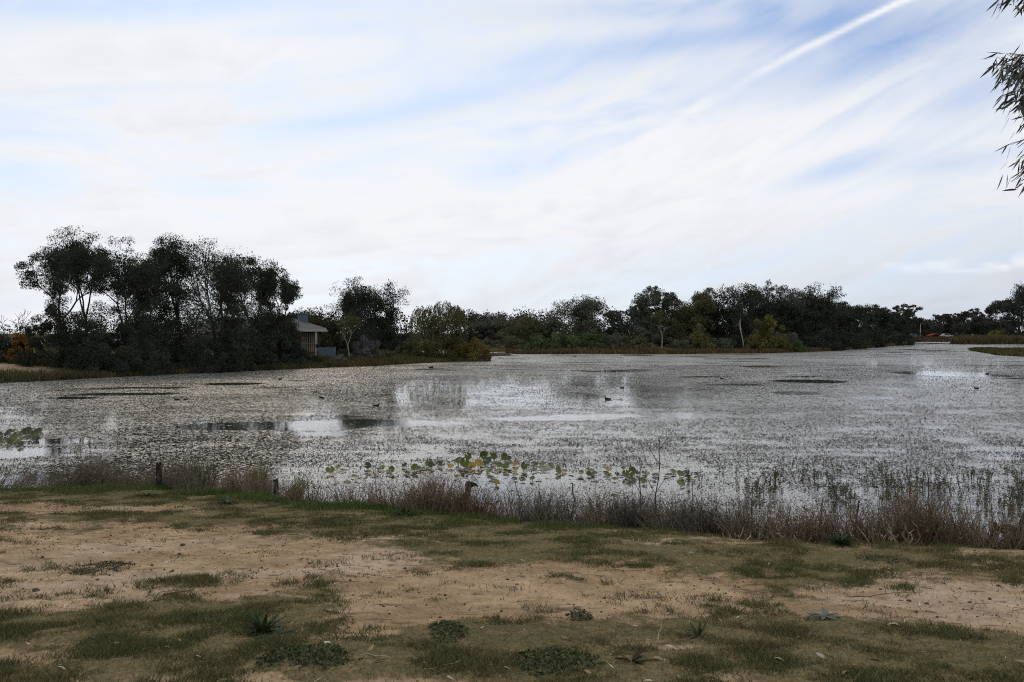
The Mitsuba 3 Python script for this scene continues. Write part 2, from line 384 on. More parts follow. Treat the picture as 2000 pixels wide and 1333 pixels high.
scene['mat_water'] = {'type': 'blendbsdf', 'weight': mikit.proc(weed),
                      'a': {'type': 'bumpmap', 'arbitrary': mikit.proc(ripple, eps=.01), 'scale': 1.0, 'bsdf': {'type': 'principled', 'base_color': {'type': 'rgb', 'value': (.018, .020, .016)}, 'roughness': .035, 'eta': 1.75}},
                      'b': {'type': 'principled', 'base_color': mikit.proc(lambda p, n, uv: mikit.mix((.135, .135, .125), (.215, .213, .198), mikit.fbm(p.x * 3, p.y * 3, 0., 3)) * (.6 + .8 * mikit.noise(p.x * 16, p.y * 16))), 'roughness': .38, 'specular': .55}}
tag(put('water', (np.array([[-1500, 6, 0], [1500, 6, 0], [1500, 1500, 0], [-1500, 1500, 0]], float), np.array([[0, 1, 2], [0, 2, 3]])), 'mat_water'), 'calm lake covered with fine floating weed and open streaks', kind='structure')

rng = RNG(5)
acc = Acc()
for y0, y1, dens, s in ((10.5, 16, 330, .020), (16, 24, 520, .022), (24, 34, 230, .024), (34, 50, 80, .030), (50, 80, 26, .040)):
    n = int(.62 * (y1 ** 2 - y0 ** 2) * dens)
    y = np.sqrt(rng.uniform(y0 ** 2, y1 ** 2, n))
    x = rng.uniform(-.62, .62, n) * y
    cl = .5 * nfbm(x * 1.1, y * .8, 3) + .5 * nfbm(x * .6, y * 2.2 + 8, 3)
    keep = (open_np(x, y) < rng.uniform(.1, .9, n)) & (y > lip(x) + .9) & (rng.uniform(0, 1, n) < .08 + 1.9 * sstep(.32, .68, cl))
    keep &= ~((y < 18.6) & (y > 15.0) & (np.abs(x + .4) < 5.5) & (rng.uniform(0, 1, n) < .62))
    x, y = x[keep], y[keep]
    sz = s * rng.uniform(.5, 1.7, len(x))
    c = np.stack([x, y, rng.uniform(.002, .02, len(x))], 1)
    acc.add(*rhombi(c, sz, sz * .42, rng, np.where(rng.uniform(0, 1, (len(x), 1)) < .3, (.115, .110, .090), (.052, .054, .045)), flat=.7, jit=.5, tri=True))
tag(acc.put('floating_weed', 'mat_leaf'), 'small dark floating weed leaves spread over the lake', kind='stuff')

# ------------------------------------------------------------------ trees
def skeleton(rng, levels=4, forks=(3, 3, 2, 2), L0=.4, ang=(.3, .7), lean=.1, up=.07, sides=1):
    segs, tips = [], []
    def rec(p, d, L, r, lev):
        pts = [p]
        for _ in range(3):
            d = unit(d + rng.normal(0, .13, 3) + [0, 0, up])
            p = p + d * L / 3
            pts.append(p)
        segs.append((np.array(pts), r, r * .66))
        if lev >= 2: tips.append(p)
        if lev == 3: tips.append(pts[2])
        if lev == levels: return
        a0 = rng.uniform(0, 6.28)
        e1 = unit(np.cross(d, [.3, .2, .9])); e2 = np.cross(d, e1)
        for j in range(forks[lev]):
            t, a = rng.uniform(*ang), a0 + 6.28 * j / forks[lev] + rng.normal(0, .3)
            rec(p, unit(d * math.cos(t) + (e1 * math.cos(a) + e2 * math.sin(a)) * math.sin(t)), L * rng.uniform(.55, .85), r * .6, lev + 1)
    for _ in range(sides): rec(np.array([rng.normal(0, .02), rng.normal(0, .02), 0]), unit(np.array([rng.normal(0, lean), rng.normal(0, lean), 1])), L0 * rng.uniform(.85, 1.15), .015, 0)
    return segs, np.array(tips)


def tree(name, px, Y, top, hw, kind, col, label, group=None, dens=1.0, seed=None, bark='mat_bark', low=0.0, off=0.0, cat='tree'):
    """A tree standing at the photograph's column px and depth Y, its top at row top, its crown half hw columns wide."""
    rng = RNG(seed if seed is not None else int(px * 7 + Y * 13))
    x, y, _ = at(px, Y)
    z = float(land_z(x, y)[0])
    H = CAM_Z - (top - HZ) / F * Y - z
    W = hw / F * Y
    key = num(name)
    wood, crown = Acc(), Acc()
    base = np.array([x, y, z - .05])
    leaf = max(.062, .00108 * Y)
    area = 2 * W * H * (.62 if kind != 'bush' else .8)
    n = int(min(34000 if Y < 80 else 26000 if Y < 97 else 15000, dens * 6.6 * area / (leaf * leaf * .9)))
    if kind in ('gum', 'dense', 'flat', 'bare'):
        segs, tips = skeleton(rng, 4 if kind != 'bare' else 4, (3, 3, 3, 2) if kind != 'dense' else (4, 3, 3, 2), {'flat': .55, 'dense': .24, 'bare': .25}.get(kind, .36), (.3, .75) if kind != 'flat' else (.5, 1.0), sides=1 if kind != 'dense' else 2, up=.07 if kind != 'flat' else .0)
        rc = {'gum': .056, 'dense': .078, 'flat': .08, 'bare': .05}[kind] * H
        sx = (W - rc * .7) / np.percentile(np.abs(tips[:, 0]), 92)
        sy = (W - rc * .7) / np.percentile(np.abs(tips[:, 1]), 92)
        szz = (H - rc * .7) / tips[:, 2].max()
        S = np.array([sx, sy, szz])
        for pts, r0, r1 in segs:
            R = H * np.linspace(r0, r1, 4)
            if r1 * H > .012 or kind == 'bare': wood.tube(pts * S + base, np.maximum(R, .00022 * Y), 5 if r0 > .012 else 3)
        tips = tips * S
        if kind != 'bare':
            if low: # foliage hanging lower along the stems
                extra = tips[rng.integers(0, len(tips), int(len(tips) * low))] * [.9, .9, 1]
                extra[:, 2] *= rng.uniform(.12, .75, len(extra))
                tips = np.vstack([tips, extra])
            wts = rng.uniform(.6, 1.35, len(tips)); wts /= wts.sum()
            which = rng.choice(len(tips), n, p=wts)
            rad = rc * rng.uniform(.65, 1.25, len(tips))
            u = unit(rng.normal(size=(n, 3))) * rng.uniform(0, 1, (n, 1)) ** .36
            c = tips[which] + u * rad[which][:, None] * [1.15, 1.15, .8 if kind != 'flat' else .45]
            c += (meshkit.noise(c * (2.2 / max(rc, .3)))[:, None] - .5) * rc * .5
            c[:, 2] = np.maximum(c[:, 2], .15)
            tint = 1 + .22 * (rng.uniform(-1, 1, len(tips)))[which][:, None]
            crown.add(*rhombi(c + base, leaf * rng.uniform(.6, 1.2, n), leaf * rng.uniform(.28, .5, n), rng, np.asarray(col) * tint, up=[0, 0, -.5], jit=.3, tri=True))
    elif kind == 'bush':
        m = 34
        th, ph = rng.uniform(0, 6.28, m), np.arccos(rng.uniform(-.15, 1, m))
        rr = rng.uniform(.35, 1, m) ** .6
        bl = np.stack([np.cos(th) * np.sin(ph) * W * rr, np.sin(th) * np.sin(ph) * W * rr * .8, np.clip(np.cos(ph) * rr * H * .86, .1 * H, None)], 1)
        rc = .24 * min(W, H)
        which = rng.integers(0, m, n)
        rad = rc * rng.uniform(.6, 1.3, m)
        c = bl[which] + unit(rng.normal(size=(n, 3))) * rad[which][:, None] * rng.uniform(0, 1, (n, 1)) ** .4
        c[:, 2] = np.abs(c[:, 2])
        tint = 1 + .25 * rng.uniform(-1, 1, m)[which][:, None]
        crown.add(*rhombi(c + base, leaf * rng.uniform(.6, 1.2, n), leaf * rng.uniform(.3, .55, n), rng, np.asarray(col) * tint, jit=.3, tri=True))
        for q in bl[:9]: wood.tube(np.array([[0, 0, 0], q * [.4, .4, .5], q]) + base, np.array([.03, .02, .008]) * (1 + H * .15), 4)
    elif kind == 'willow':
        segs, tips = skeleton(rng, 3, (4, 3, 3), .3, (.35, .9), up=.05)
        S = np.array([.75 * W / np.abs(tips[:, 0]).max(), .75 * W / np.abs(tips[:, 1]).max(), .86 * H / tips[:, 2].max()])
        for pts, r0, r1 in segs: wood.tube(pts * S + base, H * np.linspace(r0, r1, 4), 5)
        ns = int(190 * dens)
        lobes = np.array([[.25, 0, .55, 1.0], [-.55, .1, .42, .90], [-.1, -.3, .4, .93], [.62, .2, .36, .93]])          # x, y, radius, height
        for k in range(ns):
            lx, ly, lr, lh = lobes[rng.integers(0, 4)]
            r, a_ = math.sqrt(rng.uniform(0, 1)), rng.uniform(0, 6.28)
            o_ = np.array([math.cos(a_), math.sin(a_), 0.])
            p0 = np.array([lx * W, ly * W, 0]) + o_ * r * lr * W * .85
            p0[2] = H * lh * (.70 + .30 * math.sqrt(max(0, 1 - r * r))) - abs(rng.normal(0, .04)) * H
            ln = rng.uniform(.16, .34 + .3 * r) * H
            m = int(ln / leaf * 2.4) + 2
            t = np.linspace(0, 1, m)[:, None]
            c = p0 + o_ * W * .26 * np.sqrt(t) * rng.uniform(.4, 1.2) - np.array([0, 0, 1.]) * (ln * t ** 1.3 - .10 * H * np.sqrt(t) * (1 - t)) + rng.normal(0, .05, (m, 3))
            c = c[c[:, 2] > .05]
            if len(c): crown.add(*rhombi(c + base, leaf * .9, leaf * .24, rng, np.asarray(col) * rng.uniform(.7, 1.25), up=[0, 0, -2.5], jit=.25, tri=True))
    wood.put('trunk', bark, key, colored=False)
    if crown.n: crown.put('crown', 'mat_leaf', key)
    tag(key, label, cat, group)
    return key


DK, OL, GG, YG, GR, GY = (.043, .049, .035), (.098, .098, .052), (.098, .106, .075), (.135, .125, .040), (.080, .110, .048), (.085, .088, .080)
# left grove
tree('gum_tree', 118, 60, 448, 90, 'gum', DK, 'tall open gum with wide sparse crown, leftmost tree of the grove', dens=.5, seed=3, low=.15)
tree('gum_tree', 168, 66, 442, 50, 'gum', DK, 'slender gum with rounded high tufts beside the leftmost open gum', dens=.5, seed=14)
tree('gum_tree', 250, 62, 460, 82, 'gum', DK, 'gum with feathery dark crown and bare lower stems, third in the left grove', dens=1.1, seed=5, low=.5)
tree('gum_tree', 352, 66, 456, 66, 'gum', DK, 'narrow dark gum with a knobbly top in the middle of the left grove', dens=1.2, seed=16, low=.8)
tree('gum_tree', 425, 67, 459, 84, 'dense', DK, 'broad dense gum with the darkest crown of the left grove', dens=1.3, seed=7, low=1.0)
tree('gum_tree', 505, 70, 500, 68, 'gum', DK, 'shorter dark gum on the right of the dense gum', dens=1.2, seed=8, low=.9)
tree('gum_tree', 556, 73, 518, 50, 'gum', DK, 'gum with clumped crown leaning over the house roof', dens=1.1, seed=9, low=.4)
tree('gum_tree', 302, 72, 500, 60, 'gum', DK, 'thin gum behind the gap in the left grove', dens=.9, seed=21, low=.8)
for px, Y, top, hw, col, dn, lb in ((118, 60, 566, 76, DK, 1.4, 'large dark rounded shrub under the leftmost gum'), (168, 58, 605, 40, DK, 1.1, 'dark shrub at the right of the large rounded shrub'), (232, 61, 610, 46, DK, 1.2, 'dark ivy covered shrub between the grove trunks'),
                                    (312, 62, 632, 42, DK, 1.0, 'dark shrub under the narrow gum'), (372, 64, 655, 46, DK, 1.0, 'low dark undergrowth shrub left of the dense gum'), (440, 66, 640, 50, DK, 1.2, 'dark undergrowth shrub below the dense gum'), (505, 69, 648, 40, DK, 1.1, 'dark shrub before the left end of the house'),
                                    (556, 72, 640, 38, DK, 1.1, 'dark shrub covering the front of the house'), (522, 75, 618, 34, DK, 1.3, 'tall dark shrub screening the left part of the house'), (562, 75.5, 626, 34, DK, 1.3, 'tall dark shrub screening the house wall left of its slats'), (590, 74, 676, 32, DK, 1.0, 'low shrub below the white house post'), (18, 64, 642, 40, DK, 1.2, 'dark shrub at the left edge of the photo'), (66, 65, 625, 34, DK, 1.0, 'dark shrub behind the autumn vine'),
                                    (270, 60, 668, 60, DK, 1.0, 'low scrub along the bank left of the grove gap'), (190, 58, 660, 60, DK, 1.0, 'low scrub along the bank under the open gums'), (400, 64, 676, 60, DK, .9, 'low scrub along the bank under the dense gum'), (480, 68, 680, 60, (.045, .05, .03), .9, 'low scrub along the bank towards the house')):
    tree('shrub', px, Y, top, hw, 'bush', col, lb, dens=dn, cat='shrub')
tree('vine_shrub', 42, 62.5, 634, 26, 'bush', (.20, .095, .022), 'orange autumn vine shrub among dark shrubs at far left', dens=.28, seed=4, cat='shrub')
tree('bare_tree', 22, 66, 598, 52, 'bare', DK, 'leafless twiggy tree at the left edge behind dark shrubs', seed=31)
# behind and beside the house
tree('gum_tree', 540, 77, 592, 40, 'dense', DK, 'low dark leaning gum hiding the middle of the house roof', dens=1.2, seed=40, low=.8)
tree('gum_tree', 575, 98, 600, 52, 'dense', DK, 'dark tree behind the house roof', dens=1.0, seed=41)
tree('olive_tree', 632, 94, 594, 48, 'dense', (.058, .056, .026), 'olive green tree to the right of the house roof', dens=1.2, seed=42, low=.8)
tree('gum_tree', 725, 92, 536, 56, 'dense', DK, 'tall lone gum with dense crown right of the house', dens=1.1, seed=43, low=.4)
tree('gum_tree', 672, 95, 566, 26, 'gum', DK, 'small sparse gum attached to the left side of the lone gum', dens=.7, seed=44)
tree('gum_tree', 760, 96, 590, 24, 'gum', DK, 'narrow ragged gum on the right flank of the lone gum', dens=1.0, seed=45, low=.6)
tree('young_gum', 683, 82, 610, 26, 'gum', OL, 'young gum with pale forked trunk before the olive tree', dens=.30, seed=46, bark='mat_pale')
for px, Y, top, hw, col, dn, lb in ((648, 82.5, 606, 29, (.062, .062, .036), 1.4, 'olive dark shrub between the house corner and the metal fence'), (655, 93, 640, 40, DK, 1.2, 'dark shrub filling the space behind the metal fence'), (715, 84, 648, 30, (.115, .112, .118), .7, 'silvery grey shrub under the lone gum'), (770, 95, 640, 38, DK, 1.2, 'dark shrub between lone gum and willow'), (745, 85, 676, 34, OL, .9, 'low olive shrub on the bank right of the silvery shrub'),
                                    (662, 78.5, 690, 16, (.16, .16, .16), .9, 'small pale grey shrub on the bank before the metal fence'), (697, 79, 693, 20, (.10, .10, .035), 1.0, 'small yellow green shrub at the foot of the pale trunk'), (610, 75, 692, 26, (.05, .06, .03), .9, 'small green shrub on the bank before the house'),
                                    (800, 92, 660, 26, OL, 1.0, 'olive shrub at the left foot of the willow')):
    tree('shrub', px, Y, top, hw, 'bush', col, lb, dens=dn, cat='shrub')
tree('willow', 854, 93, 589, 54, 'willow', (.098, .092, .036), 'weeping willow with hanging yellow green strands at the point', dens=1.1, seed=51)
tree('willow_shrub', 862, 90.5, 648, 58, 'bush', (.070, .066, .026), 'dark olive lower skirt of the willow', dens=1.0, seed=54, cat='shrub')
tree('willow_shrub', 918, 90.5, 654, 40, 'bush', (.115, .090, .026), 'yellowish willow shrub at the tip of the left bank', dens=1.2, seed=52, cat='shrub')
# across the channel
for i, (px, Y, top, hw, kind, col, dn, lb) in enumerate((
        (930, 170, 616, 32, 'dense', DK, 1.0, 'rounded dark tree just right of the willow'), (985, 165, 610, 40, 'dense', GG, 1.0, 'broad rounded gum on the far shore, left of centre'), (1035, 158, 616, 40, 'dense', OL, 1.0, 'olive rounded gum with pale limbs on the far shore'),
        (1094, 190, 624, 20, 'flat', DK, 1.0, 'small dark tree in the dip left of the big far gum'), (1153, 150, 572, 46, 'dense', GG, .8, 'big solitary gum rising above the far shore centre'), (1222, 150, 602, 34, 'gum', GG, 1.2, 'medium gum right of the big far shore gum'),
        (1292, 140, 558, 40, 'gum', GG, 1.2, 'tall gum at the left end of the island wood'), (1270, 142, 590, 24, 'gum', DK, 1.0, 'slim dark gum at the left flank of the island wood'), (1345, 139, 562, 44, 'gum', OL, 1.3, 'yellowish crowned gum of the island wood'), (1326, 141, 574, 34, 'dense', OL, 1.1, 'olive gum filling the gap right of the tall island gum'), (1396, 142, 572, 44, 'dense', DK, 1.2, 'dark dense gum of the island wood'),
        (1452, 141, 553, 46, 'dense', DK, 1.0, 'high dark gum near the middle of the island wood'), (1524, 148, 547, 44, 'gum', GG, .6, 'sparse flat topped gum showing sky through its crown'), (1500, 146, 575, 44, 'dense', DK, 1.2, 'dark gum under the sparse flat topped gum'),
        (1602, 152, 549, 40, 'dense', DK, 1.0, 'knobbly dark gum at the right of the sparse gum'), (1565, 150, 580, 40, 'dense', DK, 1.2, 'dark filling gum right of the sparse gum'), (1650, 165, 584, 46, 'dense', DK, 1.2, 'dark rounded gum on the falling right side of the island wood'),
        (1678, 178, 587, 40, 'flat', DK, 1.3, 'umbrella crowned dark tree at the right of the island wood'), (1712, 195, 593, 20, 'flat', DK, 1.2, 'small umbrella topped tree leaning out right of the island wood'), (1748, 218, 594, 34, 'gum', DK, 1.2, 'tufted gum at the end of the island'), (1782, 228, 603, 28, 'gum', DK, 1.1, 'last small gum at the tip of the island'))):
    tree('far_gum', px, Y, top, hw * 1.22, kind, col, lb, dens=dn * 1.1, seed=100 + i, low=.45 if kind != 'flat' else 0)
tree('young_gum', 1293, 128, 606, 24, 'gum', (.065, .072, .035), 'young gum with white forked trunk at the island shore', dens=.7, seed=131, bark='mat_pale')
tree('young_gum', 1453, 131, 590, 18, 'gum', DK, 'slim white trunked gum before the dark wood', dens=.5, seed=132, bark='mat_pale')
for px, Y, top, hw, col, dn, lb in ((950, 146, 655, 36, GG, 1.0, 'grey green shrub across the channel'), (1005, 138, 655, 34, OL, 1.0, 'olive shrub across the channel'), (1050, 130, 652, 32, GR, 1.1, 'fresh green shrub on the far shore left of centre'), (1095, 130, 645, 38, GR, 1.2, 'bright green shrub under the dip in the far trees'), (1150, 131, 643, 44, GR, 1.2, 'wide green shrub below the big far gum'),
                                    (1200, 131, 648, 36, GG, 1.1, 'grey green shrub right of the wide green shrub'), (1245, 131, 655, 34, OL, 1.0, 'olive shrub between centre and island wood'), (1210, 126.5, 668, 34, (.09, .075, .045), .8, 'brownish low shrub on the far shore'), (1262, 128, 668, 26, OL, .9, 'low olive shrub at the left foot of the island wood'),
                                    (1330, 130, 652, 36, GG, 1.1, 'grey green shrub right of the white forked trunk'), (1367, 129, 624, 24, (.125, .115, .045), 1.1, 'small yellow tree on the island shore'), (1405, 131, 655, 40, GG, 1.1, 'grey green shrub right of the small yellow tree'), (1450, 133, 650, 36, DK, 1.1, 'dark shrub on the island shore'),
                                    (1500, 132, 606, 38, (.125, .115, .042), 1.1, 'large yellow green tree on the island shore'), (1478, 131, 650, 30, (.11, .10, .04), .9, 'yellow shrub at the foot of the large yellow tree'), (1530, 136, 640, 40, GG, 1.1, 'grey shrub right of the large yellow tree'), (1557, 133, 661, 18, (.075, .095, .035), 1.1, 'small bright green shrub near the sandy shore'),
                                    (1600, 145, 640, 48, DK, 1.2, 'dark wide shrub at the right part of the island'), (1645, 158, 640, 40, DK, 1.1, 'dark shrub at the bend of the island shore'), (1690, 178, 640, 42, DK, 1.2, 'dark shrub under the umbrella tree'), (1740, 208, 640, 40, DK, 1.2, 'dark shrub near the end of the island'), (1430, 145, 610, 60, DK, 1.2, 'dark undergrowth in the middle of the island wood'),
                                    (1340, 146, 610, 60, DK, 1.1, 'dark undergrowth at the left of the island wood'), (1560, 155, 610, 60, DK, 1.2, 'dark undergrowth at the right of the island wood'), (1170, 150, 630, 60, DK, 1.0, 'dark undergrowth behind the wide green shrub'), (980, 172, 640, 70, DK, 1.0, 'dark undergrowth behind the channel')):
    tree('far_shrub', px, Y, top, hw, 'bush', col, lb, dens=dn, cat='shrub')
# the far right
for i, (px, Y, top, hw, kind, dn, lb) in enumerate(((1810, 370, 622, 30, 'dense', 1.0, 'dark far tree behind the light pole'), (1845, 380, 612, 34, 'gum', 1.3, 'far tree with thin tuft above the orange shelter'), (1882, 350, 601, 34, 'flat', 1.3, 'far spreading tree with the highest flat crown on the right'), (1925, 360, 614, 34, 'dense', 1.0, 'far rounded tree right of the spreading tree'),
                                                    (1956, 320, 584, 22, 'gum', 1.2, 'far slender tree beside the large right edge tree'), (1770, 390, 628, 40, 'dense', 1.0, 'dark far tree beyond the end of the island'), (1990, 255, 548, 30, 'dense', 1.2, 'large dark tree cut by the right edge of the photo'), (2060, 250, 540, 50, 'dense', 1.0, 'large dark tree beyond the right edge'),
                                                    (1835, 335, 632, 13, 'dense', .9, 'small dark tree beside the orange shelter'), (1872, 333, 628, 14, 'dense', .9, 'small dark trunked tree at the left end of the reeds'), (1905, 372, 622, 40, 'dense', 1.0, 'dark far tree filling the back behind the reeds'), (1960, 350, 618, 40, 'dense', 1.0, 'dark far tree behind the yellow bush'))):
    tree('distant_tree', px, Y, top, hw, kind, (.055, .060, .050), lb, dens=dn, seed=160 + i, low=.5 if kind == 'dense' else 0)
tree('yellow_shrub', 1952, 258, 640, 22, 'bush', (.15, .135, .04), 'yellow green bush in the reeds at the far right', cat='shrub')
tree('yellow_shrub', 1888, 262, 652, 12, 'bush', (.12, .11, .04), 'small olive bush at the left end of the reeds', cat='shrub')


def wood_mass(key, line, h0, h1, col, label, n, leaf, seed):
    """A far-off wood that reads as one mass: crowns along a line of (photograph column, depth)."""
    rng = RNG(seed)
    px, Y = np.array(line, float).T
    t = np.sort(rng.uniform(0, len(px) - 1, n // 450))
    cx, cy = np.interp(t, range(len(px)), px), np.interp(t, range(len(px)), Y)
    acc = Acc()
    for a, Yc in zip(cx, cy):
        x, y, _ = at(a, Yc + rng.uniform(-8, 8))
        H = rng.uniform(h0, h1)
        W = H * rng.uniform(.35, .6)
        z = float(land_z(x, y)[0])
        m = 9
        bl = np.stack([rng.uniform(-1, 1, m) * W, rng.uniform(-1, 1, m) * W, rng.uniform(.1, .85, m) * H], 1)
        w = rng.integers(0, m, 450)
        c = bl[w] + unit(rng.normal(size=(450, 3))) * rng.uniform(.2, .34, m)[w][:, None] * H * .8 * rng.uniform(0, 1, (450, 1)) ** .45
        c[:, 2] = np.clip(c[:, 2], .1, None)
        acc.add(*rhombi(c + [x, y, z], leaf, leaf * .5, rng, np.asarray(col) * rng.uniform(.75, 1.25), jit=.3, tri=True))
    tag(acc.put(key, 'mat_leaf'), label, kind='stuff')


wood_mass('background_wood', [(-500, 120), (-100, 122), (300, 128), (480, 138)], 3.5, 5.5, DK, 'dark distant wood behind the left grove', 26000, .17, 61)
wood_mass('background_wood_001', [(560, 150), (760, 150), (960, 178), (1100, 190), (1300, 175), (1500, 170), (1650, 180)], 4.5, 8, (.058, .063, .046), 'dark distant wood behind the trees of the far shore', 60000, .26, 62)
wood_mass('background_wood_002', [(1600, 400), (1750, 390), (1900, 385), (2100, 360), (2400, 340)], 6.5, 9.5, (.050, .054, .046), 'dark distant wood across the far right', 32000, .5, 63)

# ------------------------------------------------------------------ grass and reeds along the far shores
rng = RNG(71)


def fringe(key, line, width, n, h, cols, label, wblade, setback=0.0):
    acc = Acc()
    px, Y = np.array(line, float).T
    t = rng.uniform(0, len(px) - 1, n)
    k = np.interp(t, range(len(px)), px)
    D_ = np.interp(t, range(len(px)), Y)
    D_ = D_ + setback + width * rng.uniform(0, 1, n) ** 1.5
    x, y = (k - 1000) / F * D_, D_
    z = land_z(x, y)
    cl = nfbm(x * .35, y * .35, 3)
    keep = (z > -.15) & (((x + 34.5) / 6) ** 2 + ((y - 57.2) / 2.2) ** 2 > 1) & (rng.uniform(0, 1, n) < .3 + 1.2 * cl)
    x, y, z, cl = x[keep], y[keep], z[keep], cl[keep]
    m = len(x)
    b = np.stack([x, y, np.maximum(z, 0) - .03], 1)
    hh = h * rng.uniform(.4, 1.1, m) * (.6 + .9 * cl)
    tip = b + np.stack([rng.normal(0, .35, m) * hh, rng.normal(0, .35, m) * hh, hh], 1)
    c = np.asarray(cols)[rng.integers(0, len(cols), m)] * (.55 + .9 * nfbm(x * .6 + 9, y * .6)[:, None]) * rng.uniform(.7, 1.3, (m, 1))
    acc.add(*blades(b, tip, wblade, rng, c))
    tag(acc.put(key, 'mat_leaf'), label, kind='stuff')


BG = [(.085, .075, .036), (.060, .068, .026), (.10, .078, .042)]
LL = [(-200, 46), (0, 50.2), (100, 52.7), (200, 56), (300, 59.7), (400, 63.4), (500, 67), (600, 70.8), (700, 75.4), (800, 81.6), (880, 88), (950, 89.6), (957, 92)]
fringe('bank_grass', LL, 9, 30000, .42, BG, 'rough green and brown grass along the left bank', .06)
fringe('bank_grass_001', [(990, 128), (1010, 120.5), (1150, 122.5), (1300, 120.5), (1500, 126.5), (1590, 136.5), (1650, 150), (1700, 171), (1750, 204), (1785, 223)], 5, 16000, .55, [(.11, .075, .04), (.07, .065, .03), (.12, .085, .05)], 'brown reedy grass along the far island shore', .14)
fringe('reed_bed', [(1857, 239), (1930, 235), (2000, 231), (2200, 205)], 14, 14000, 1.9, [(.12, .10, .055), (.10, .085, .045), (.085, .085, .04)], 'tall brown reeds standing in the water at the far right', .25)
fringe('spit_grass', [(1894, 147), (1915, 133.5), (1950, 114.5), (2000, 107.5), (2300, 92)], 34, 20000, .38, [(.085, .082, .034), (.070, .072, .03), (.10, .085, .04)], 'yellow green grass on the low spit at the right edge', .16)
fringe('far_bank_grass', [(1760, 302), (1870, 303), (2100, 300)], 10, 5000, .8, [(.10, .07, .045), (.08, .06, .04)], 'brown grass below the far road', .4)

# ------------------------------------------------------------------ house, shed, fences, far road
scene['mat_roof'] = diffuse((.125, .125, .13))
scene['mat_cream'] = diffuse((.34, .30, .24))
scene['mat_brown'] = diffuse((.085, .066, .05))
scene['mat_white'] = diffuse((.38, .37, .35))
scene['mat_bluegrey'] = diffuse((.10, .12, .145))
scene['mat_grey'] = diffuse((.20, .20, .19))
scene['mat_orange'] = diffuse((.21, .055, .035))
scene['mat_glassdark'] = glossy((.02, .022, .025), .12, .6)
scene['mat_road'] = diffuse((.36, .33, .29))
scene['mat_bird'] = diffuse((.012, .012, .015))
scene['mat_bill'] = diffuse((.42, .07, .04))
scene['mat_billpale'] = diffuse((.55, .52, .48))


def solid(key, m, bsdf, parent=None, smooth=False): return put(key, m, bsdf, smooth=smooth, parent=parent)


def hip(x0, x1, y0, y1, z0, h, th=.12):
    r = (y1 - y0) / 2
    a = [(x0, y0, z0), (x1, y0, z0), (x1, y1, z0), (x0, y1, z0), (x0 + r, y0 + r, z0 + h), (x1 - r, y0 + r, z0 + h)]
    v = np.array(a + [(p[0], p[1], p[2] - th) for p in a[:4]])
    return v, np.array([[0, 1, 5], [0, 5, 4], [1, 2, 5], [2, 3, 4], [2, 4, 5], [3, 0, 4], [0, 6, 7], [0, 7, 1], [1, 7, 8], [1, 8, 2], [2, 8, 9], [2, 9, 3], [3, 9, 6], [3, 6, 0], [6, 8, 7], [6, 9, 8]])


def quad(p, q, z0, z1, th):
    """An upright panel from p to q (plan), z0 to z1."""
    p, q = np.asarray(p, float), np.asarray(q, float)
    n = unit(np.array([-(q - p)[1], (q - p)[0]])) * th / 2
    v = np.array([[*(a + s * n), z] for z in (z0, z1) for a, s in ((p, -1), (q, -1), (q, 1), (p, 1))])
    return v, np.array([[0, 1, 5], [0, 5, 4], [1, 2, 6], [1, 6, 5], [2, 3, 7], [2, 7, 6], [3, 0, 4], [3, 4, 7], [4, 5, 6], [4, 6, 7], [0, 2, 1], [0, 3, 2]])


HY = 84.0
hx0, hx1 = at(400, HY)[0], at(607, HY)[0]
hz = .85
ez = CAM_Z + (HZ - 644) / F * HY
h = tag('house', 'single storey house with grey hipped metal roof half hidden behind dark shrubs', 'house')
solid('wall', box(hx0, hx1, HY, HY + 4.5, hz - .6, ez - .1), 'mat_brown', h)
rf = solid('roof', hip(hx0 - .8, hx1 + .95, HY - 1.1, HY + 5.1, ez, 1.1), 'mat_roof', h)
solid('fascia', box(hx0 - .8, hx1 + .97, HY - 1.16, HY - 1.10, ez - .2, ez + .03), 'mat_white', rf)
solid('fascia', box(hx1 + .95, hx1 + 1.0, HY - 1.10, HY + 5.1, ez - .2, ez + .03), 'mat_white', rf)
px_ = at(617.5, HY - .9)[0]
solid('post', box(px_ - .09, px_ + .09, HY - 1.0, HY - .82, hz - .3, ez - .2), 'mat_white', h)
for k in range(7):
    sx_ = at(590 + k * 3.6, HY - .1)[0]
    solid('slat', box(sx_ - .035, sx_ + .035, HY - .1, HY - .04, hz + .2, ez - .35), 'mat_cream', h)
for k in range(3): solid('rail', box(at(588, HY)[0], at(615, HY)[0], HY - .16, HY - .11, hz + .45 + k * .55, hz + .50 + k * .55), 'mat_cream', h)
for a in (430, 480, 530):
    wx_ = at(a, HY)[0]
    w_ = solid('window', box(wx_ - .6, wx_ + .6, HY - .03, HY + .05, hz + .9, hz + 2.0), 'mat_glassdark', h)
    solid('frame', box(wx_ - .68, wx_ + .68, HY - .06, HY - .035, hz + .82, hz + .9), 'mat_white', w_)
bx_ = at(594, HY + 2.6)[0]
acc = Acc().add(*box(bx_ - .42, bx_ + .42, HY + 1.6, HY + 2.4, ez + .75, ez + 1.5)).add(*box(bx_ - .48, bx_ + .48, HY + 1.54, HY + 2.46, ez + 1.5, ez + 1.58))
tag(acc.put('roof_cooler', 'mat_bluegrey', colored=False), 'blue grey box cooler standing on the house roof', 'air cooler')

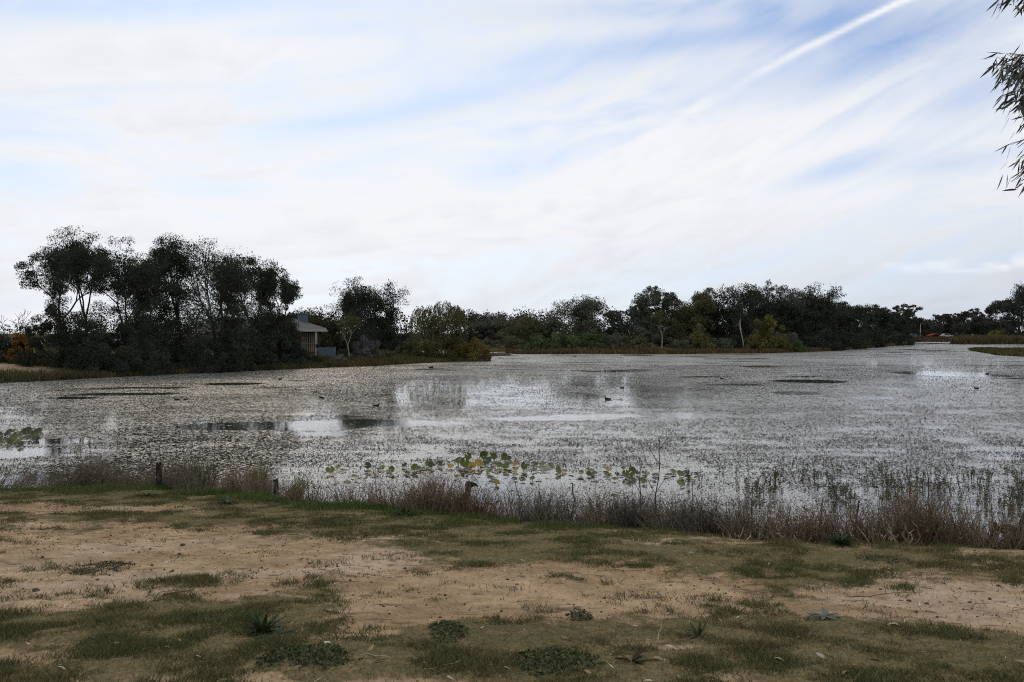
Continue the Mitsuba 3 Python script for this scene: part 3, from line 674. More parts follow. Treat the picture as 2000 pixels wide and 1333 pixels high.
cp = tag('carport', 'low white roofed carport glimpsed between dark trunks left of the house', 'carport')
cx0, cx1 = at(500, 79)[0], at(521, 79)[0]
a_ = np.array([[cx0, 79, 2.02], [cx1, 79, 2.75], [cx1, 82, 2.75], [cx0, 82, 2.02]])
solid('roof', (np.vstack([a_, a_ - [0, 0, .12]]), np.array([[0, 1, 2], [0, 2, 3], [4, 6, 5], [4, 7, 6], [0, 4, 5], [0, 5, 1], [1, 5, 6], [1, 6, 2], [2, 6, 7], [2, 7, 3], [3, 7, 4], [3, 4, 0]])), 'mat_white', cp)
for xx in (cx0 + .1, cx1 - .1):
    for yy in (79.1, 81.9): solid('post', box(xx - .05, xx + .05, yy - .05, yy + .05, .5, 1.95 if xx < cx0 + .3 else 2.6), 'mat_white', cp)


def corrugated(key, a, b, z0, z1, bsdf, label, n):
    k = tag(key, label, 'fence')
    p, q = a[:2], b[:2]
    for i in range(n):
        u, v = p + (q - p) * i / n, p + (q - p) * (i + .97) / n
        t = np.linspace(0, 1, 25)
        d = unit(v - u)
        nrm = np.array([-d[1], d[0]])
        c = u + t[:, None] * (v - u) + nrm * (.018 * np.cos(t * 2 * np.pi * 6))[:, None]
        vv = np.vstack([np.c_[c, np.full(25, z0)], np.c_[c, np.full(25, z1)]])
        j = np.arange(24)
        solid('panel', (vv, np.vstack([np.stack([j, j + 1, j + 26], 1), np.stack([j, j + 26, j + 25], 1)])), bsdf, k)
    for i in range(n + 1):
        u = p + (q - p) * i / n
        solid('post', box(u[0] - .04, u[0] + .04, u[1] + .03, u[1] + .11, z0, z1 + .06), bsdf, k)
    return k


corrugated('metal_fence', at(622, 80.5), at(655, 81.2), .45, CAM_Z - (679 - HZ) / F * 80.5, 'mat_bluegrey', 'blue grey corrugated metal fence right of the house', 2)
corrugated('metal_fence_001', at(335, 80), at(425, 81), .5, CAM_Z - (651 - HZ) / F * 80, 'mat_grey', 'grey metal fence seen through the trunks of the left grove', 6)

# far right: road, pole, shelter, cars, sign
rz = float(land_z(at(1800, 322)[0], 322)[0])
e1, e2 = at(1720, 318), at(2200, 318)
acc = Acc()
rxs = np.linspace(e1[0], e2[0], 60)
vv = np.vstack([np.c_[rxs, np.full(60, 316.), land_z(rxs, np.full(60, 316.)) + .22], np.c_[rxs, np.full(60, 323.), land_z(rxs, np.full(60, 323.)) + .25]])
j = np.arange(59)
tag(put('road', (vv, np.vstack([np.stack([j, j + 1, j + 61], 1), np.stack([j, j + 61, j + 60], 1)])), 'mat_road'), 'pale strip of road on the far bank', kind='structure')

lp = tag('light_pole', 'thin pale light pole on the far bank left of the orange shelter', 'light pole')
x, y, _ = at(1797.5, 326)
zt = CAM_Z + (HZ - 630) / F * 326
acc = Acc().tube([[x, y, rz], [x, y, zt]], [.16, .10], 8)
solid('pole', acc.mesh(), 'mat_white', lp)
solid('lamp_head', box(x - .1, x + .9, y - .12, y + .12, zt - .06, zt + .08), 'mat_grey', lp)
solid('base', box(x - .22, x + .22, y - .22, y + .22, rz - .1, rz + .5), 'mat_grey', lp)

sh = tag('orange_shelter', 'orange red shelter with sloping roof on the far bank beside the light pole', 'shelter')
x0, x1 = at(1815, 328)[0], at(1833, 328)[0]
zr = CAM_Z - (653 - HZ) / F * 328
a_ = np.array([[x0 - .3, 327, zr - .45], [(x0 + x1) / 2 + .4, 327, zr + .25], [x1 + .3, 327, zr - .6]])
a_ = np.vstack([a_, a_ + [0, 3, 0]])
a_ = np.vstack([a_, a_ - [0, 0, .22]])
solid('roof', (a_, np.array([[0, 1, 4], [0, 4, 3], [1, 2, 5], [1, 5, 4], [6, 10, 7], [6, 9, 10], [7, 11, 8], [7, 10, 11], [0, 6, 7], [0, 7, 1], [1, 7, 8], [1, 8, 2], [3, 4, 10], [3, 10, 9], [4, 5, 11], [4, 11, 10], [0, 3, 9], [0, 9, 6], [2, 8, 11], [2, 11, 5]])), 'mat_orange', sh)
for xx in (x0 + .25, x1 - .25):
    for yy in (327.3, 329.6): solid('post', box(xx - .2, xx + .2, yy - .15, yy + .15, rz - .1, zr - .5), 'mat_orange', sh)
solid('wall', box(x0 + .45, x0 + 1.2, 329.7, 329.8, rz, zr - .6), 'mat_orange', sh)


def car(px, Y, bsdf, label):
    k = tag(num('parked_car'), label, 'car')
    x, y, _ = at(px, Y)
    prof = np.array([(-2.1, .35), (2.1, .35), (2.15, .8), (1.2, .92), (.6, 1.42), (-1.1, 1.45), (-1.9, .95), (-2.15, .85)])
    m = trimesh.creation.extrude_polygon(shapely.Polygon(prof), 1.6)
    v = np.c_[m.vertices[:, 0], m.vertices[:, 2], m.vertices[:, 1]]
    solid('body', (v + [x, y, rz + .2], np.array(m.faces)[:, ::-1]), bsdf, k)
    solid('windows', box(x - 1.0, x + .6, y - .02, y + 1.62, rz + 1.15, rz + 1.55), 'mat_glassdark', k)
    for xx in (-1.3, 1.3): solid('wheel', Acc().tube([[x + xx, y - .05, rz + .5], [x + xx, y + .2, rz + .5]], [.32, .32], 12, cap=True).mesh(), 'mat_glassdark', k)


car(1851, 330, 'mat_white', 'white car parked on the far bank right of the orange shelter')
car(1787, 332, 'mat_bluegrey', 'blue grey car parked behind the foot of the light pole')
k = tag('road_sign', 'small white round sign on a post above the right reeds', 'sign')
x, y, _ = at(1899.5, 312)
solid('panel', Acc().tube([[x, y - .03, CAM_Z - .4], [x, y + .03, CAM_Z - .4]], [.33, .33], 16, cap=True).mesh(), 'mat_white', k)
solid('post', box(x - .05, x + .05, y + .035, y + .135, rz - .1, CAM_Z - .2), 'mat_grey', k)


# ------------------------------------------------------------------ birds on the lake
def swim_bird(px, Y, s, face, label, group=None):
    """A coot afloat: one continuous body with tail, neck and head."""
    import manifold3d as m3
    k = tag(num('coot'), label, 'bird', group)
    x, y, _ = at(px, Y)
    def ball(p, r): return m3.Manifold.sphere(r, 16).translate(p)
    def hull(*b): return m3.Manifold.batch_hull([ball(*q) for q in b])
    body = hull(((-.13, 0, .055), .055), ((.02, 0, .06), .085), ((.10, 0, .065), .06)) + hull(((-.13, 0, .065), .045), ((-.22, 0, .10), .012)) + hull(((.10, 0, .08), .05), ((.155, 0, .17), .028)) + hull(((.155, 0, .19), .032), ((.185, 0, .19), .026))
    mesh = body.to_mesh()
    c, sn = (1, 0) if face > 0 else (-1, 0)
    v = mesh.vert_properties[:, :3] * s
    v = np.c_[v[:, 0] * face, v[:, 1], v[:, 2]] + [x, y, -.02]
    f = mesh.tri_verts if face > 0 else mesh.tri_verts[:, ::-1]
    put('body', (v, f), 'mat_bird', smooth=True, parent=k)
    bill = Acc().tube(np.array([[.205, 0, .195], [.26, 0, .175]]) * s * [face, 1, 1] + [x, y, -.02], [.014 * s, .003 * s], 6)
    solid('bill', bill.mesh(), 'mat_billpale', k)


for px, py, s, fc, lb in ((842, 716, 1.35, 1, 'black coot swimming below the willow, largest of the far birds'), (547, 739, 1.0, 1, 'black coot swimming near the left bank below the house'), (628, 775, .8, -1, 'small black coot left of the bright reflections'), (615, 764, .7, 1, 'tiny black coot just above another at left of the reflections'), (735, 791, .95, 1, 'black coot below the leftmost bright reflection'),
                          (1187, 778, 1.0, -1, 'black coot below the right bright reflection'), (1215, 756, .8, 1, 'black coot above the right bright reflection'), (1410, 738, .95, -1, 'black coot swimming below the island wood'), (1122, 694, 1.2, 1, 'black coot close to the far shore at centre'), (1928, 728, .9, 1, 'black coot near the pale streaks at the right'), (1907, 757, .9, -1, 'black coot on the weed at the right'), (345, 779, .8, -1, 'black coot on the weed below the left grove'), (362, 779, .7, 1, 'smaller black coot beside another below the left grove')):
    swim_bird(px, CAM_Z * F / (py + 3 - HZ), s * .72, fc, lb)


# ------------------------------------------------------------------ near bank: grass, litter, weeds
rng = RNG(81)
acc = Acc()
GREEN, DRY, LUSH = np.array((.084, .096, .040)), np.array((.165, .132, .072)), np.array((.075, .120, .030))
for y0, y1, dens in ((3.4, 5.2, 17000), (5.2, 7.5, 11000), (7.5, 10.5, 5600), (10.5, 15.2, 3600)):
    n = int(.64 * (y1 ** 2 - y0 ** 2) * dens)
    y = np.sqrt(rng.uniform(y0 ** 2, y1 ** 2, n))
    x = rng.uniform(-.64, .64, n) * y
    g = grass_np(x, y)
    e = lip(x) - y
    edge = sstep(1.5, .3, e) * sstep(2.5, -1.5, x)
    tuft = nfbm(x * 3.2, y * 3.2 + 3, 3)
    keep = (e > -.25) & (rng.uniform(0, 1, n) < np.maximum(g ** 1.1 * (.55 + 1.1 * sstep(.3, .7, tuft)), edge * 1.0) + .006 + .20 * sstep(.66, .74, nfbm(x * 4.3, y * 4.3 + 21, 3)))
    x, y, g, edge, tuft = x[keep], y[keep], g[keep], edge[keep], tuft[keep]
    m = len(x)
    h = (.017 + .028 * sstep(.35, .75, tuft) + .060 * edge * sstep(.3, .6, nfbm(x * 2.3, y * 2.3 + 5))) * rng.uniform(.5, 1.5, m)
    b = np.stack([x, y, ground_z(x, y) + .012 * g - .004], 1)
    a = rng.uniform(0, 6.28, m)
    ln = rng.uniform(.25, 1.25, m) * h
    tip = b + np.stack([np.cos(a) * ln, np.sin(a) * ln, h], 1)
    dry = np.clip(.40 - .55 * (tuft - .5) * 2 + rng.normal(0, .22, m) + .35 * (nfbm(x * .8, y * .8 + 11) - .45) * 2, 0, 1)[:, None]
    c = GREEN * (1 - dry) + DRY * dry
    c = c * (1 - edge[:, None] * .85) + LUSH * edge[:, None] * .85
    s_ = unit(np.cross(tip - b, unit(rng.normal(size=(m, 3))))) * (np.maximum(.0042, .00062 * y) * rng.uniform(.8, 1.6, m))[:, None] * .5
    acc.add(np.stack([b - s_, b + s_, tip], 1).reshape(-1, 3), np.arange(m)[:, None] * 3 + [0, 1, 2], np.repeat(np.clip(c * rng.uniform(.7, 1.3, (m, 1)), 0, 1), 3, 0))
tag(acc.put('grass', 'mat_leaf'), 'short worn green and straw coloured grass on the near bank', kind='stuff')

acc = Acc()
n = 14000
y = np.sqrt(rng.uniform(3.5 ** 2, 13 ** 2, n))
x = rng.uniform(-.62, .62, n) * y
keep = (y < lip(x) - .1) & (rng.uniform(0, 1, n) < .25 + .9 * nfbm(x * 1.6, y * 1.6, 3))
x, y = x[keep], y[keep]
m = len(x)
sz = rng.uniform(.003, .011, m) * (rng.uniform(0, 1, m) ** 2 + .5)
c = np.stack([x, y, ground_z(x, y) + sz * .3], 1)
oct_ = np.array([[1, 0, 0], [-1, 0, 0], [0, 1, 0], [0, -1, 0], [0, 0, .7], [0, 0, -.7]])
of = np.array([[0, 2, 4], [2, 1, 4], [1, 3, 4], [3, 0, 4], [2, 0, 5], [1, 2, 5], [3, 1, 5], [0, 3, 5]])
vv = (c[:, None] + oct_ * (sz[:, None, None] * rng.uniform(.6, 1.4, (m, 6, 1)))).reshape(-1, 3)
pal = np.array([(.10, .07, .045), (.26, .19, .13), (.06, .045, .03), (.33, .27, .2)])[rng.integers(0, 4, m)]
acc.add(vv, (np.arange(m)[:, None, None] * 6 + of).reshape(-1, 3), np.repeat(pal, 6, 0))
tag(acc.put('gravel', 'mat_leaf'), 'small clods and grit scattered on the bare soil', kind='stuff')
acc = Acc()
n = 3800
y = np.sqrt(rng.uniform(3.5 ** 2, 12 ** 2, n)); x = rng.uniform(-.62, .62, n) * y
keep = (y < lip(x) - .1) & (rng.uniform(0, 1, n) < .15 + .6 * grass_np(x, y) * sstep(11, 5, y))
x, y = x[keep], y[keep]
c = np.stack([x, y, ground_z(x, y) + .012 + .012 * rng.uniform(0, 1, len(x))], 1)
acc.add(*rhombi(c, rng.uniform(.01, .035, len(x)), rng.uniform(.002, .005, len(x)), rng, np.array([(.36, .29, .19), (.20, .15, .09), (.45, .40, .31)])[rng.integers(0, 3, len(x))], flat=.75))
tag(acc.put('leaf_litter', 'mat_leaf'), 'fine pale litter of broken leaves and straw in the grass', kind='stuff')


def on_ground(px, py):
    x, y = gpos(px, py)
    return np.array([x, y, float(ground_z(x, y))])


def leaf_mesh(L, W, curl, rng):
    t = np.linspace(0, 1, 7)
    w = W * np.sin(np.pi * np.clip(t * .96 + .03, 0, 1)) ** .8
    zc = curl * L * np.sin(t * np.pi) + .15 * L * rng.uniform(-1, 1) * t
    yc = .18 * L * np.sin(t * 2.6) * rng.uniform(-1, 1)
    v = np.concatenate([np.c_[t * L - L / 2, yc - w, zc + w * .35], np.c_[t * L - L / 2, yc, zc], np.c_[t * L - L / 2, yc + w, zc + w * .35]])
    j = np.arange(6)
    f = np.vstack([np.stack([j + a, j + 1 + a, j + 8 + a, j + 7 + a], 1) for a in (0, 7)])
    return v, np.vstack([f[:, [0, 1, 2]], f[:, [0, 2, 3]]])


LEAFV = []
for k in range(10):
    v, f = leaf_mesh(.085, .0105, RNG(k).uniform(.05, .2), RNG(k + 50))
    LEAFV.append(mikit.ply((v, f), 'mat_leaf', color=np.broadcast_to([(.36, .31, .23), (.27, .21, .13), (.40, .36, .30), (.20, .16, .11), (.33, .26, .14)][k % 5], v.shape)))
rng = RNG(91)
spots = [(210, 1281), (285, 1275), (225, 1262), (310, 1283), (350, 1262), (385, 1290), (330, 1270), (120, 1310), (180, 1311), (430, 1328), (690, 1210), (742, 1296), (800, 1205), (860, 1272), (945, 1312), (985, 1312), (1000, 1285), (880, 1326), (960, 1298), (720, 1275), (1240, 1310), (1285, 1290), (1310, 1265), (1110, 1235), (1105, 1250), (1380, 1200), (1410, 1212), (1345, 1245),
         (1440, 1200), (1475, 1130), (1505, 1105), (1340, 1090), (1265, 1330), (1390, 1320), (1455, 1290), (1525, 1297), (1560, 1250), (1605, 1296), (1710, 1300), (1678, 1188), (1745, 1230), (1820, 1115), (1835, 1098), (1850, 1228), (1930, 1318), (1990, 1300), (1890, 1195), (1350, 1085), (1215, 1062), (1140, 1060), (1075, 1130), (640, 1200), (560, 1225), (470, 1195), (400, 1200),
         (60, 1295), (20, 1240), (505, 1290), (580, 1312), (1150, 1315), (1200, 1280), (1445, 1325), (1650, 1330), (1780, 1325), (1530, 1180), (1600, 1210), (1690, 1245), (1240, 1225), (930, 1220), (1020, 1105)]
for i, (px, py) in enumerate(spots):
    p = on_ground(px, py)
    s = rng.uniform(.45, .9) * (1 + .05 * max(p[1] - 6, 0))
    k = num('dry_leaf')
    scene[k] = {**LEAFV[i % 10], 'to_world': T().translate([*(p + [0, 0, .022])]).rotate([0, 0, 1], rng.uniform(-50, 50) + 180 * (i % 2)).rotate([0, 1, 0], rng.uniform(-22, 22)).rotate([1, 0, 0], rng.uniform(-50, 50)).scale(float(s))}
    tag(k, 'dry pale curled gum leaf lying on the worn grass', 'leaf', 'dry gum leaves on the near bank')

ORD = 'first second third fourth fifth sixth seventh eighth ninth tenth eleventh twelfth'.split()


def order(entries, zones, look):
    """Labels of look-alikes: what they look like, their place in a row from the left, and the row. entries: (key, column, tone)."""
    rows = {}
    for key, px, tone in entries: rows.setdefault((next(nm for a, b, nm in zones if a <= px < b), tone), []).append((px, key))
    for (nm, tone), r_ in rows.items():
        for j, (_, key) in enumerate(sorted(r_)):
            labels[key]['label'] = f'{tone} {look}, ' + ('' if len(r_) == 1 else ORD[j] + ' from left, ') + nm


def nkey(name, i): return name if i == 0 else f'{name}_{i:03d}'


ZN = ((0, 420, 'nearest grass left of green tufted weed'), (420, 760, 'nearest grass around sprawling weed'), (760, 1180, 'nearest grass around cushion weed'), (1180, 1480, 'nearest grass right of cushion weed'), (1480, 2001, 'nearest grass at right'))
ZF = ((0, 700, 'farther out left of centre'), (700, 1200, 'farther out at centre'), (1200, 1560, 'farther out right of centre'), (1560, 2001, 'farther out at right'))
TONES = ('pale', 'brown', 'whitish', 'dark brown', 'tan')
order([(nkey('dry_leaf', i), px, TONES[i % 5]) for i, (px, py) in enumerate(spots) if py > 1250], ZN, 'curled dry leaf')
order([(nkey('dry_leaf', i), px, TONES[i % 5]) for i, (px, py) in enumerate(spots) if py <= 1250], ZF, 'curled dry leaf')

# sticks, stones
for px, py, L, r, a, lb in ((348, 1161, .20, .006, 20, 'short dark brown stick on the bare soil at left'), (302, 1272, .15, .005, 12, 'pale stick in the grass at lower left'), (340, 1166, .10, .004, -10, 'small twig beside the short dark brown stick'), (90, 1037, .18, .007, 4, 'dark bark piece on bare soil near the left edge'), (1480, 1050, .25, .006, -8, 'thin brown stick below the dead brush at right'), (1720, 1160, .5, .003, -6, 'long thin brown twig on the bare soil at right'), (715, 1285, .30, .0035, -25, 'thin curved pale twig in the lower left grass'), (860, 1305, .22, .004, 28, 'pale split twig in the grass at lower centre'), (1290, 1255, .16, .004, 70, 'upright pale stalk in the grass right of centre'), (1850, 1100, .22, .005, 5, 'pale stick on the dry grass at right')):
    p = on_ground(px, py) + [0, 0, .02]
    rg = RNG(px)
    t = np.linspace(-.5, .5, 7)[:, None]
    d = np.array([math.cos(math.radians(a)), math.sin(math.radians(a)) * .8, .08])
    if a > 60: d = np.array([.25, .1, 1.0]); p = p + [0, 0, L * .45]
    pts = p + t * L * d + rg.normal(0, .012 * L * 2, (7, 3)) * [1, 1, .4]
    acc = Acc().tube(pts, r * (1.1 - .6 * (t[:, 0] + .5)), 6, (.10, .075, .05) if 'dark' in lb or 'brown' in lb else (.36, .30, .22), cap=True)
    tag(acc.put(num('stick'), 'mat_leaf'), lb, 'stick')


def stone(px, py, s, col, label, group=None):
    rg = RNG(px + py)
    m = trimesh.creation.icosphere(subdivisions=2)
    v = np.array(m.vertices)
    v = v * (1 + .5 * (meshkit.fbm(v * 1.7 + px, 3)[:, None] - .5)) * s * [1, .8, .6]
    tag(put(num('stone'), (v + on_ground(px, py) + [0, 0, s * .25], np.array(m.faces)), 'mat_leaf', np.broadcast_to(col, v.shape), smooth=True), label, 'stone', group)


DARKSOIL = (.085, .062, .045)
CL, PB = [], []
for px, py, s in ((70, 1147, .026), (357, 1066, .024), (350, 1085, .018), (245, 1064, .014), (607, 1055, .018), (645, 1059, .016), (440, 1037, .012), (505, 1044, .012), (655, 1237, .014), (725, 1140, .012), (1010, 1145, .012), (1370, 1132, .015), (1775, 1163, .016), (1810, 1166, .014), (1950, 1139, .016), (1978, 1137, .018), (1720, 1148, .012), (1500, 1160, .010), (690, 1162, .014), (190, 1132, .014), (95, 1052, .014), (1530, 1043, .03), (600, 1095, .012), (260, 1075, .012)):
    CL.append((nkey('stone', len(CL)), px, 'dark'))
    stone(px, py, s, DARKSOIL, 'dark clod', 'dark clods on the bare soil')
for px, py, s in ((292, 1056, .013), (325, 1102, .014), (317, 1131, .012), (565, 1218, .012), (505, 1216, .013), (1708, 1220, .022), (1748, 1229, .017), (1575, 1200, .018), (1617, 1195, .018), (845, 1093, .012), (1085, 1055, .010), (985, 1117, .012), (638, 1262, .026), (742, 1290, .022), (1130, 1060, .012), (92, 1252, .014)):
    PB.append((nkey('stone', len(CL) + len(PB)), px, 'small whitish'))
    stone(px, py, s, (.55, .53, .49), 'pebble', 'whitish pebbles on the near bank')

order(CL, ((0, 300, 'on the bare soil at far left'), (300, 900, 'on the bare soil left of centre'), (900, 1600, 'on the bare soil right of centre'), (1600, 2001, 'on the bare soil at far right')), 'clod of earth')
order(PB, ((0, 400, 'on the soil at far left'), (400, 800, 'in the grass left of centre'), (800, 1400, 'on the middle of the bank'), (1400, 2001, 'in the grass at right')), 'pebble')


def weed_plant(px, py, n, L, W, col, label, up=.5, spread=1.0, segs=5, name='weed'):
    """A rosette of strap leaves from one root."""
    rg = RNG(px * 3 + py)
    p = on_ground(px, py)
    acc = Acc()
    for k in range(n):
        a = rg.uniform(0, 6.28)
        el = up * rg.uniform(.3, 1.4)
        o_ = np.array([math.cos(a), math.sin(a), 0])
        l = L * rg.uniform(.6, 1.15)
        t = np.linspace(0, 1, segs)[:, None]
        c = p + o_ * (l * t * math.cos(el) * spread) + np.array([0, 0, 1.]) * (l * (math.sin(el) * t - .45 * t * t * rg.uniform(.2, 1)) + .015)
        c[:, 2] = np.maximum(c[:, 2], p[2] + .008)
        s = np.cross(o_, [0, 0, 1.]) * W
        w = np.sin(np.pi * np.clip(t * .9 + .08, 0, 1)) ** .7
        v = np.vstack([c - s * w + [0, 0, .004], c + s * w + [0, 0, .004], c])
        j = np.arange(segs - 1)
        q = np.vstack([np.stack([j, j + 1, j + 2 * segs + 1, j + 2 * segs], 1), np.stack([j + 2 * segs, j + 2 * segs + 1, j + segs + 1, j + segs], 1)])
        acc.add(v, np.vstack([q[:, [0, 1, 2]], q[:, [0, 2, 3]]]), np.asarray(col) * rg.uniform(.7, 1.35))
    tag(acc.put(num(name), 'mat_leaf'), label, 'plant')


def mat_plant(px, py, rx, ry, n, leaf, h, col, label, name='weed'):
    """A low sprawling plant: small leaves in a shallow cushion on stems."""
    rg = RNG(px * 5 + py)
    k = num(name)
    x0, y0 = gpos(px, py)
    Rx = rx / F * y0
    Ry = abs(gpos(px, py - ry)[1] - gpos(px, py + ry)[1]) / 2
    r, a = np.sqrt(rg.uniform(0, 1, n)), rg.uniform(0, 6.28, n)
    x, y = x0 + Rx * r * np.cos(a), y0 + Ry * r * np.sin(a)
    r = np.clip(r + .9 * (nfbm(x * 5, y * 5, 3) - .5), 0, 1)
    keep = (nfbm(x * 9, y * 9) + .30 * (1 - r) > .46) & (r < .97)
    x, y, r = x[keep], y[keep], r[keep]
    m = len(x)
    z = ground_z(x, y) + .012 + h * rg.uniform(.1, 1, m) * (1 - r ** 2) * (.4 + 1.1 * nfbm(x * 7 + 3, y * 7))
    acc, st = Acc(), Acc()
    acc.add(*rhombi(np.stack([x, y, z], 1), leaf * rg.uniform(.6, 1.3, m), leaf * rg.uniform(.35, .6, m), rg, col, flat=.35, jit=.35))
    for i in range(0, m, max(m // 24, 1)): st.tube([[x0 + (x[i] - x0) * .3, y0 + (y[i] - y0) * .3, float(ground_z(x0, y0))], [x[i], y[i], z[i]]], [.003, .0015], 4)
    acc.put('leaves', 'mat_leaf', k)
    st.put('stems', 'mat_bark', k, colored=False)
    tag(k, label, 'plant')


weed_plant(1641, 1070, 60, .19, .013, (.040, .060, .036), 'dark rosette weed with upright leaves on the bare soil at right', up=.75)
weed_plant(512, 1240, 46, .17, .011, (.058, .082, .040), 'green tufted weed with strap leaves at lower left', up=.9)
weed_plant(540, 1243, 16, .13, .02, (.070, .086, .062), 'blue grey broad leaved weed against the green tufted weed', up=.4)
weed_plant(1612, 1208, 30, .14, .011, (.14, .15, .125), 'pale grey green rosette weed in the right grass', up=.35)
weed_plant(792, 1012, 40, .24, .010, (.045, .065, .038), 'dark green rosette weed on the far side of the bare patch', up=.7)
weed_plant(1270, 1030, 24, .2, .010, (.06, .085, .035), 'small green weed beside the dead brush', up=.5)
weed_plant(290, 975, 30, .2, .012, (.05, .075, .035), 'dark green weed in the lush edge grass at left', up=.6)
weed_plant(445, 988, 36, .2, .012, (.06, .075, .055), 'grey green weed at the right end of the bare strip', up=.5)
weed_plant(1365, 1245, 14, .14, .009, (.07, .09, .045), 'small upright weed in the grass right of centre', up=1.0)
weed_plant(1235, 1290, 20, .13, .008, (.055, .05, .03), 'brownish curled weed beside the small bare patch', up=.5)
mat_plant(610, 1290, 110, 24, 1500, .013, .045, (.064, .078, .036), 'sprawling dark leaved weed patch at lower left of centre')
mat_plant(872, 1238, 45, 20, 900, .012, .055, (.072, .085, .042), 'bushy grey green weed in the lower centre')
mat_plant(1080, 1295, 120, 36, 2600, .012, .06, (.074, .086, .040), 'large low cushion weed at the bottom centre')
mat_plant(1130, 1212, 30, 10, 420, .011, .06, (.085, .085, .055), 'dull brownish weed clump on bare soil at centre')
mat_plant(200, 1113, 60, 12, 700, .010, .035, (.062, .066, .045), 'dark flat weed patch alone on the bare soil at left')
mat_plant(1720, 1100, 60, 10, 500, .011, .035, (.072, .07, .05), 'flat grey weed patch on the right of the bank')
mat_plant(540, 985, 60, 8, 500, .016, .06, (.06, .075, .05), 'grey green low weed along the bank edge at left')
mat_plant(620, 1030, 50, 8, 400, .012, .04, (.06, .068, .04), 'small green cushion weed behind the bare soil')

# ------------------------------------------------------------------ plants along the water's edge
BROWN, GREYB, RUST, STRAW, RUSH = (.185, .148, .105), (.158, .138, .104), (.152, .116, .076), (.32, .27, .19), (.125, .130, .045)


def edge_z(x, y): return np.maximum(ground_z(x, y), -.05)


def brush(px, top, hw, col, label, n=420, lean=0.0, back=.35, name='dead_brush', w=.004, spread=1.0, depth=.45, cat='shrub', curve=.12):
    """A tangle of thin dead stems, rooted in the bank at column px, reaching up to row top."""
    rg = RNG(px * 11 + top)
    x0 = 0.0
    for _ in range(6):
        y0 = float(lip(x0)) + back
        x0 = (px - 1000) / F * y0
    z0 = float(edge_z(x0, y0))
    H = CAM_Z - (top - HZ) / F * y0 - z0
    W = hw / F * y0
    acc = Acc()
    u = rg.uniform(-1, 1, n)
    bx, by = x0 + u * W * .75, y0 + rg.uniform(-depth, depth, n)
    hh = H * rg.uniform(.25, 1.12, n) ** .7 * (1 - .40 * u * u)
    b = np.stack([bx, by, edge_z(bx, by) - .03], 1)
    tip = b + np.stack([rg.normal(0, .28 * spread, n) * hh + u * W * .35 + lean * hh, rg.normal(0, .25, n) * hh, hh], 1)
    bend = rg.normal(0, curve, (n, 3)) * hh[:, None] * [1, 1, .2]
    c = np.asarray(col) * rg.uniform(.55, 1.45, (n, 1)) * (1 + rg.uniform(-.1, .1, (n, 3)))
    acc.add(*blades(b, tip, 1.9 * w * rg.uniform(.6, 1.5, n), rg, c, bend=bend))
    m = n * 2                                                            # side twigs
    k = rg.integers(0, n, m)
    t = rg.uniform(.3, .95, m)[:, None]
    q = b[k] + (tip[k] - b[k]) * t + bend[k] * (1 - np.abs(t * 2 - 1.1))
    l = hh[k] * rg.uniform(.08, .3, m)
    tq = q + unit(rg.normal(0, 1, (m, 3)) + [0, 0, .7]) * l[:, None]
    acc.add(*blades(q, tq, w * 1.3, rg, np.asarray(col) * rg.uniform(.6, 1.4, (m, 1))))
    tag(acc.put(num(name), 'mat_leaf'), label, cat)
    return x0, y0, z0


brush(150, 880, 46, GREYB, 'grey dead brush leaning right near the left edge', n=900, lean=.55)
brush(212, 908, 50, GREYB, 'low grey dead brush right of the leaning brush', n=700, lean=.4)
brush(85, 905, 30, BROWN, 'thin brown dead stems between lake glints at far left', n=160)
brush(8, 905, 18, BROWN, 'dead brush cut by the left edge', n=260, lean=.5)
brush(262, 915, 40, GREYB, 'sparse grey dead brush left of the wooden post', n=420)
brush(345, 895, 46, GREYB, 'dense grey dead brush right of the wooden post', n=900)
brush(390, 925, 40, GREYB, 'low grey dead brush below the tall dead stems', n=600)
brush(478, 915, 40, BROWN, 'brown dead clump left of the green rush tuft', n=800)
brush(525, 925, 34, BROWN, 'brown dead clump below the green rush tuft', n=500)
brush(700, 940, 60, BROWN, 'thin brown stems over white water left of the bird clump', n=420)
brush(620, 940, 50, (.12, .085, .055), 'sparse brown stems right of the weathered stump', n=260)
brush(850, 928, 62, BROWN, 'large brown dead grass clump hiding the standing bird', n=1700, lean=.03, back=.25)
brush(930, 950, 46, (.15, .10, .065), 'reddish brown dead grass right of the bird clump', n=900)
brush(1010, 955, 50, BROWN, 'sparse brown stems at the middle of the edge', n=420)
brush(1100, 960, 60, GREYB, 'thin grey brown stems right of the middle', n=600)
brush(1180, 955, 50, BROWN, 'brown stems left of the dark round brush', n=600)
brush(1238, 975, 42, (.105, .094, .076), 'dark rounded dead brush at the foot of the forked sapling', n=1500)
brush(1300, 975, 50, GREYB, 'grey dead brush right of the forked sapling', n=800)
brush(1370, 985, 60, (.125, .110, .086), 'dark grey dead brush along the right bank edge', n=1500)
brush(1450, 980, 50, GREYB, 'grey brown dead brush left of the pale stems', n=900)
brush(1540, 985, 60, BROWN, 'brown dead brush with pale stems in front', n=900)
brush(1620, 985, 56, RUST, 'rusty brown dead brush before the red weed', n=700)
brush(1700, 985, 50, BROWN, 'brown dead stems right of the dark leaning stick', n=420)
brush(1765, 968, 44, RUST, 'rusty dead grass clump at right', n=1300)
brush(1830, 980, 40, RUST, 'smaller rusty dead clump right of the rusty grass', n=500)
brush(1900, 1000, 50, BROWN, 'sparse brown stems left of the driftwood', n=360)
brush(1965, 1000, 46, BROWN, 'brown dead stems behind the driftwood', n=700, back=.6)
brush(2010, 1000, 40, GREYB, 'grey dead stems at the right edge behind the driftwood', n=400, back=.5)
brush(590, 945, 40, BROWN, 'low brown dead stems right of the weathered stump', n=300)
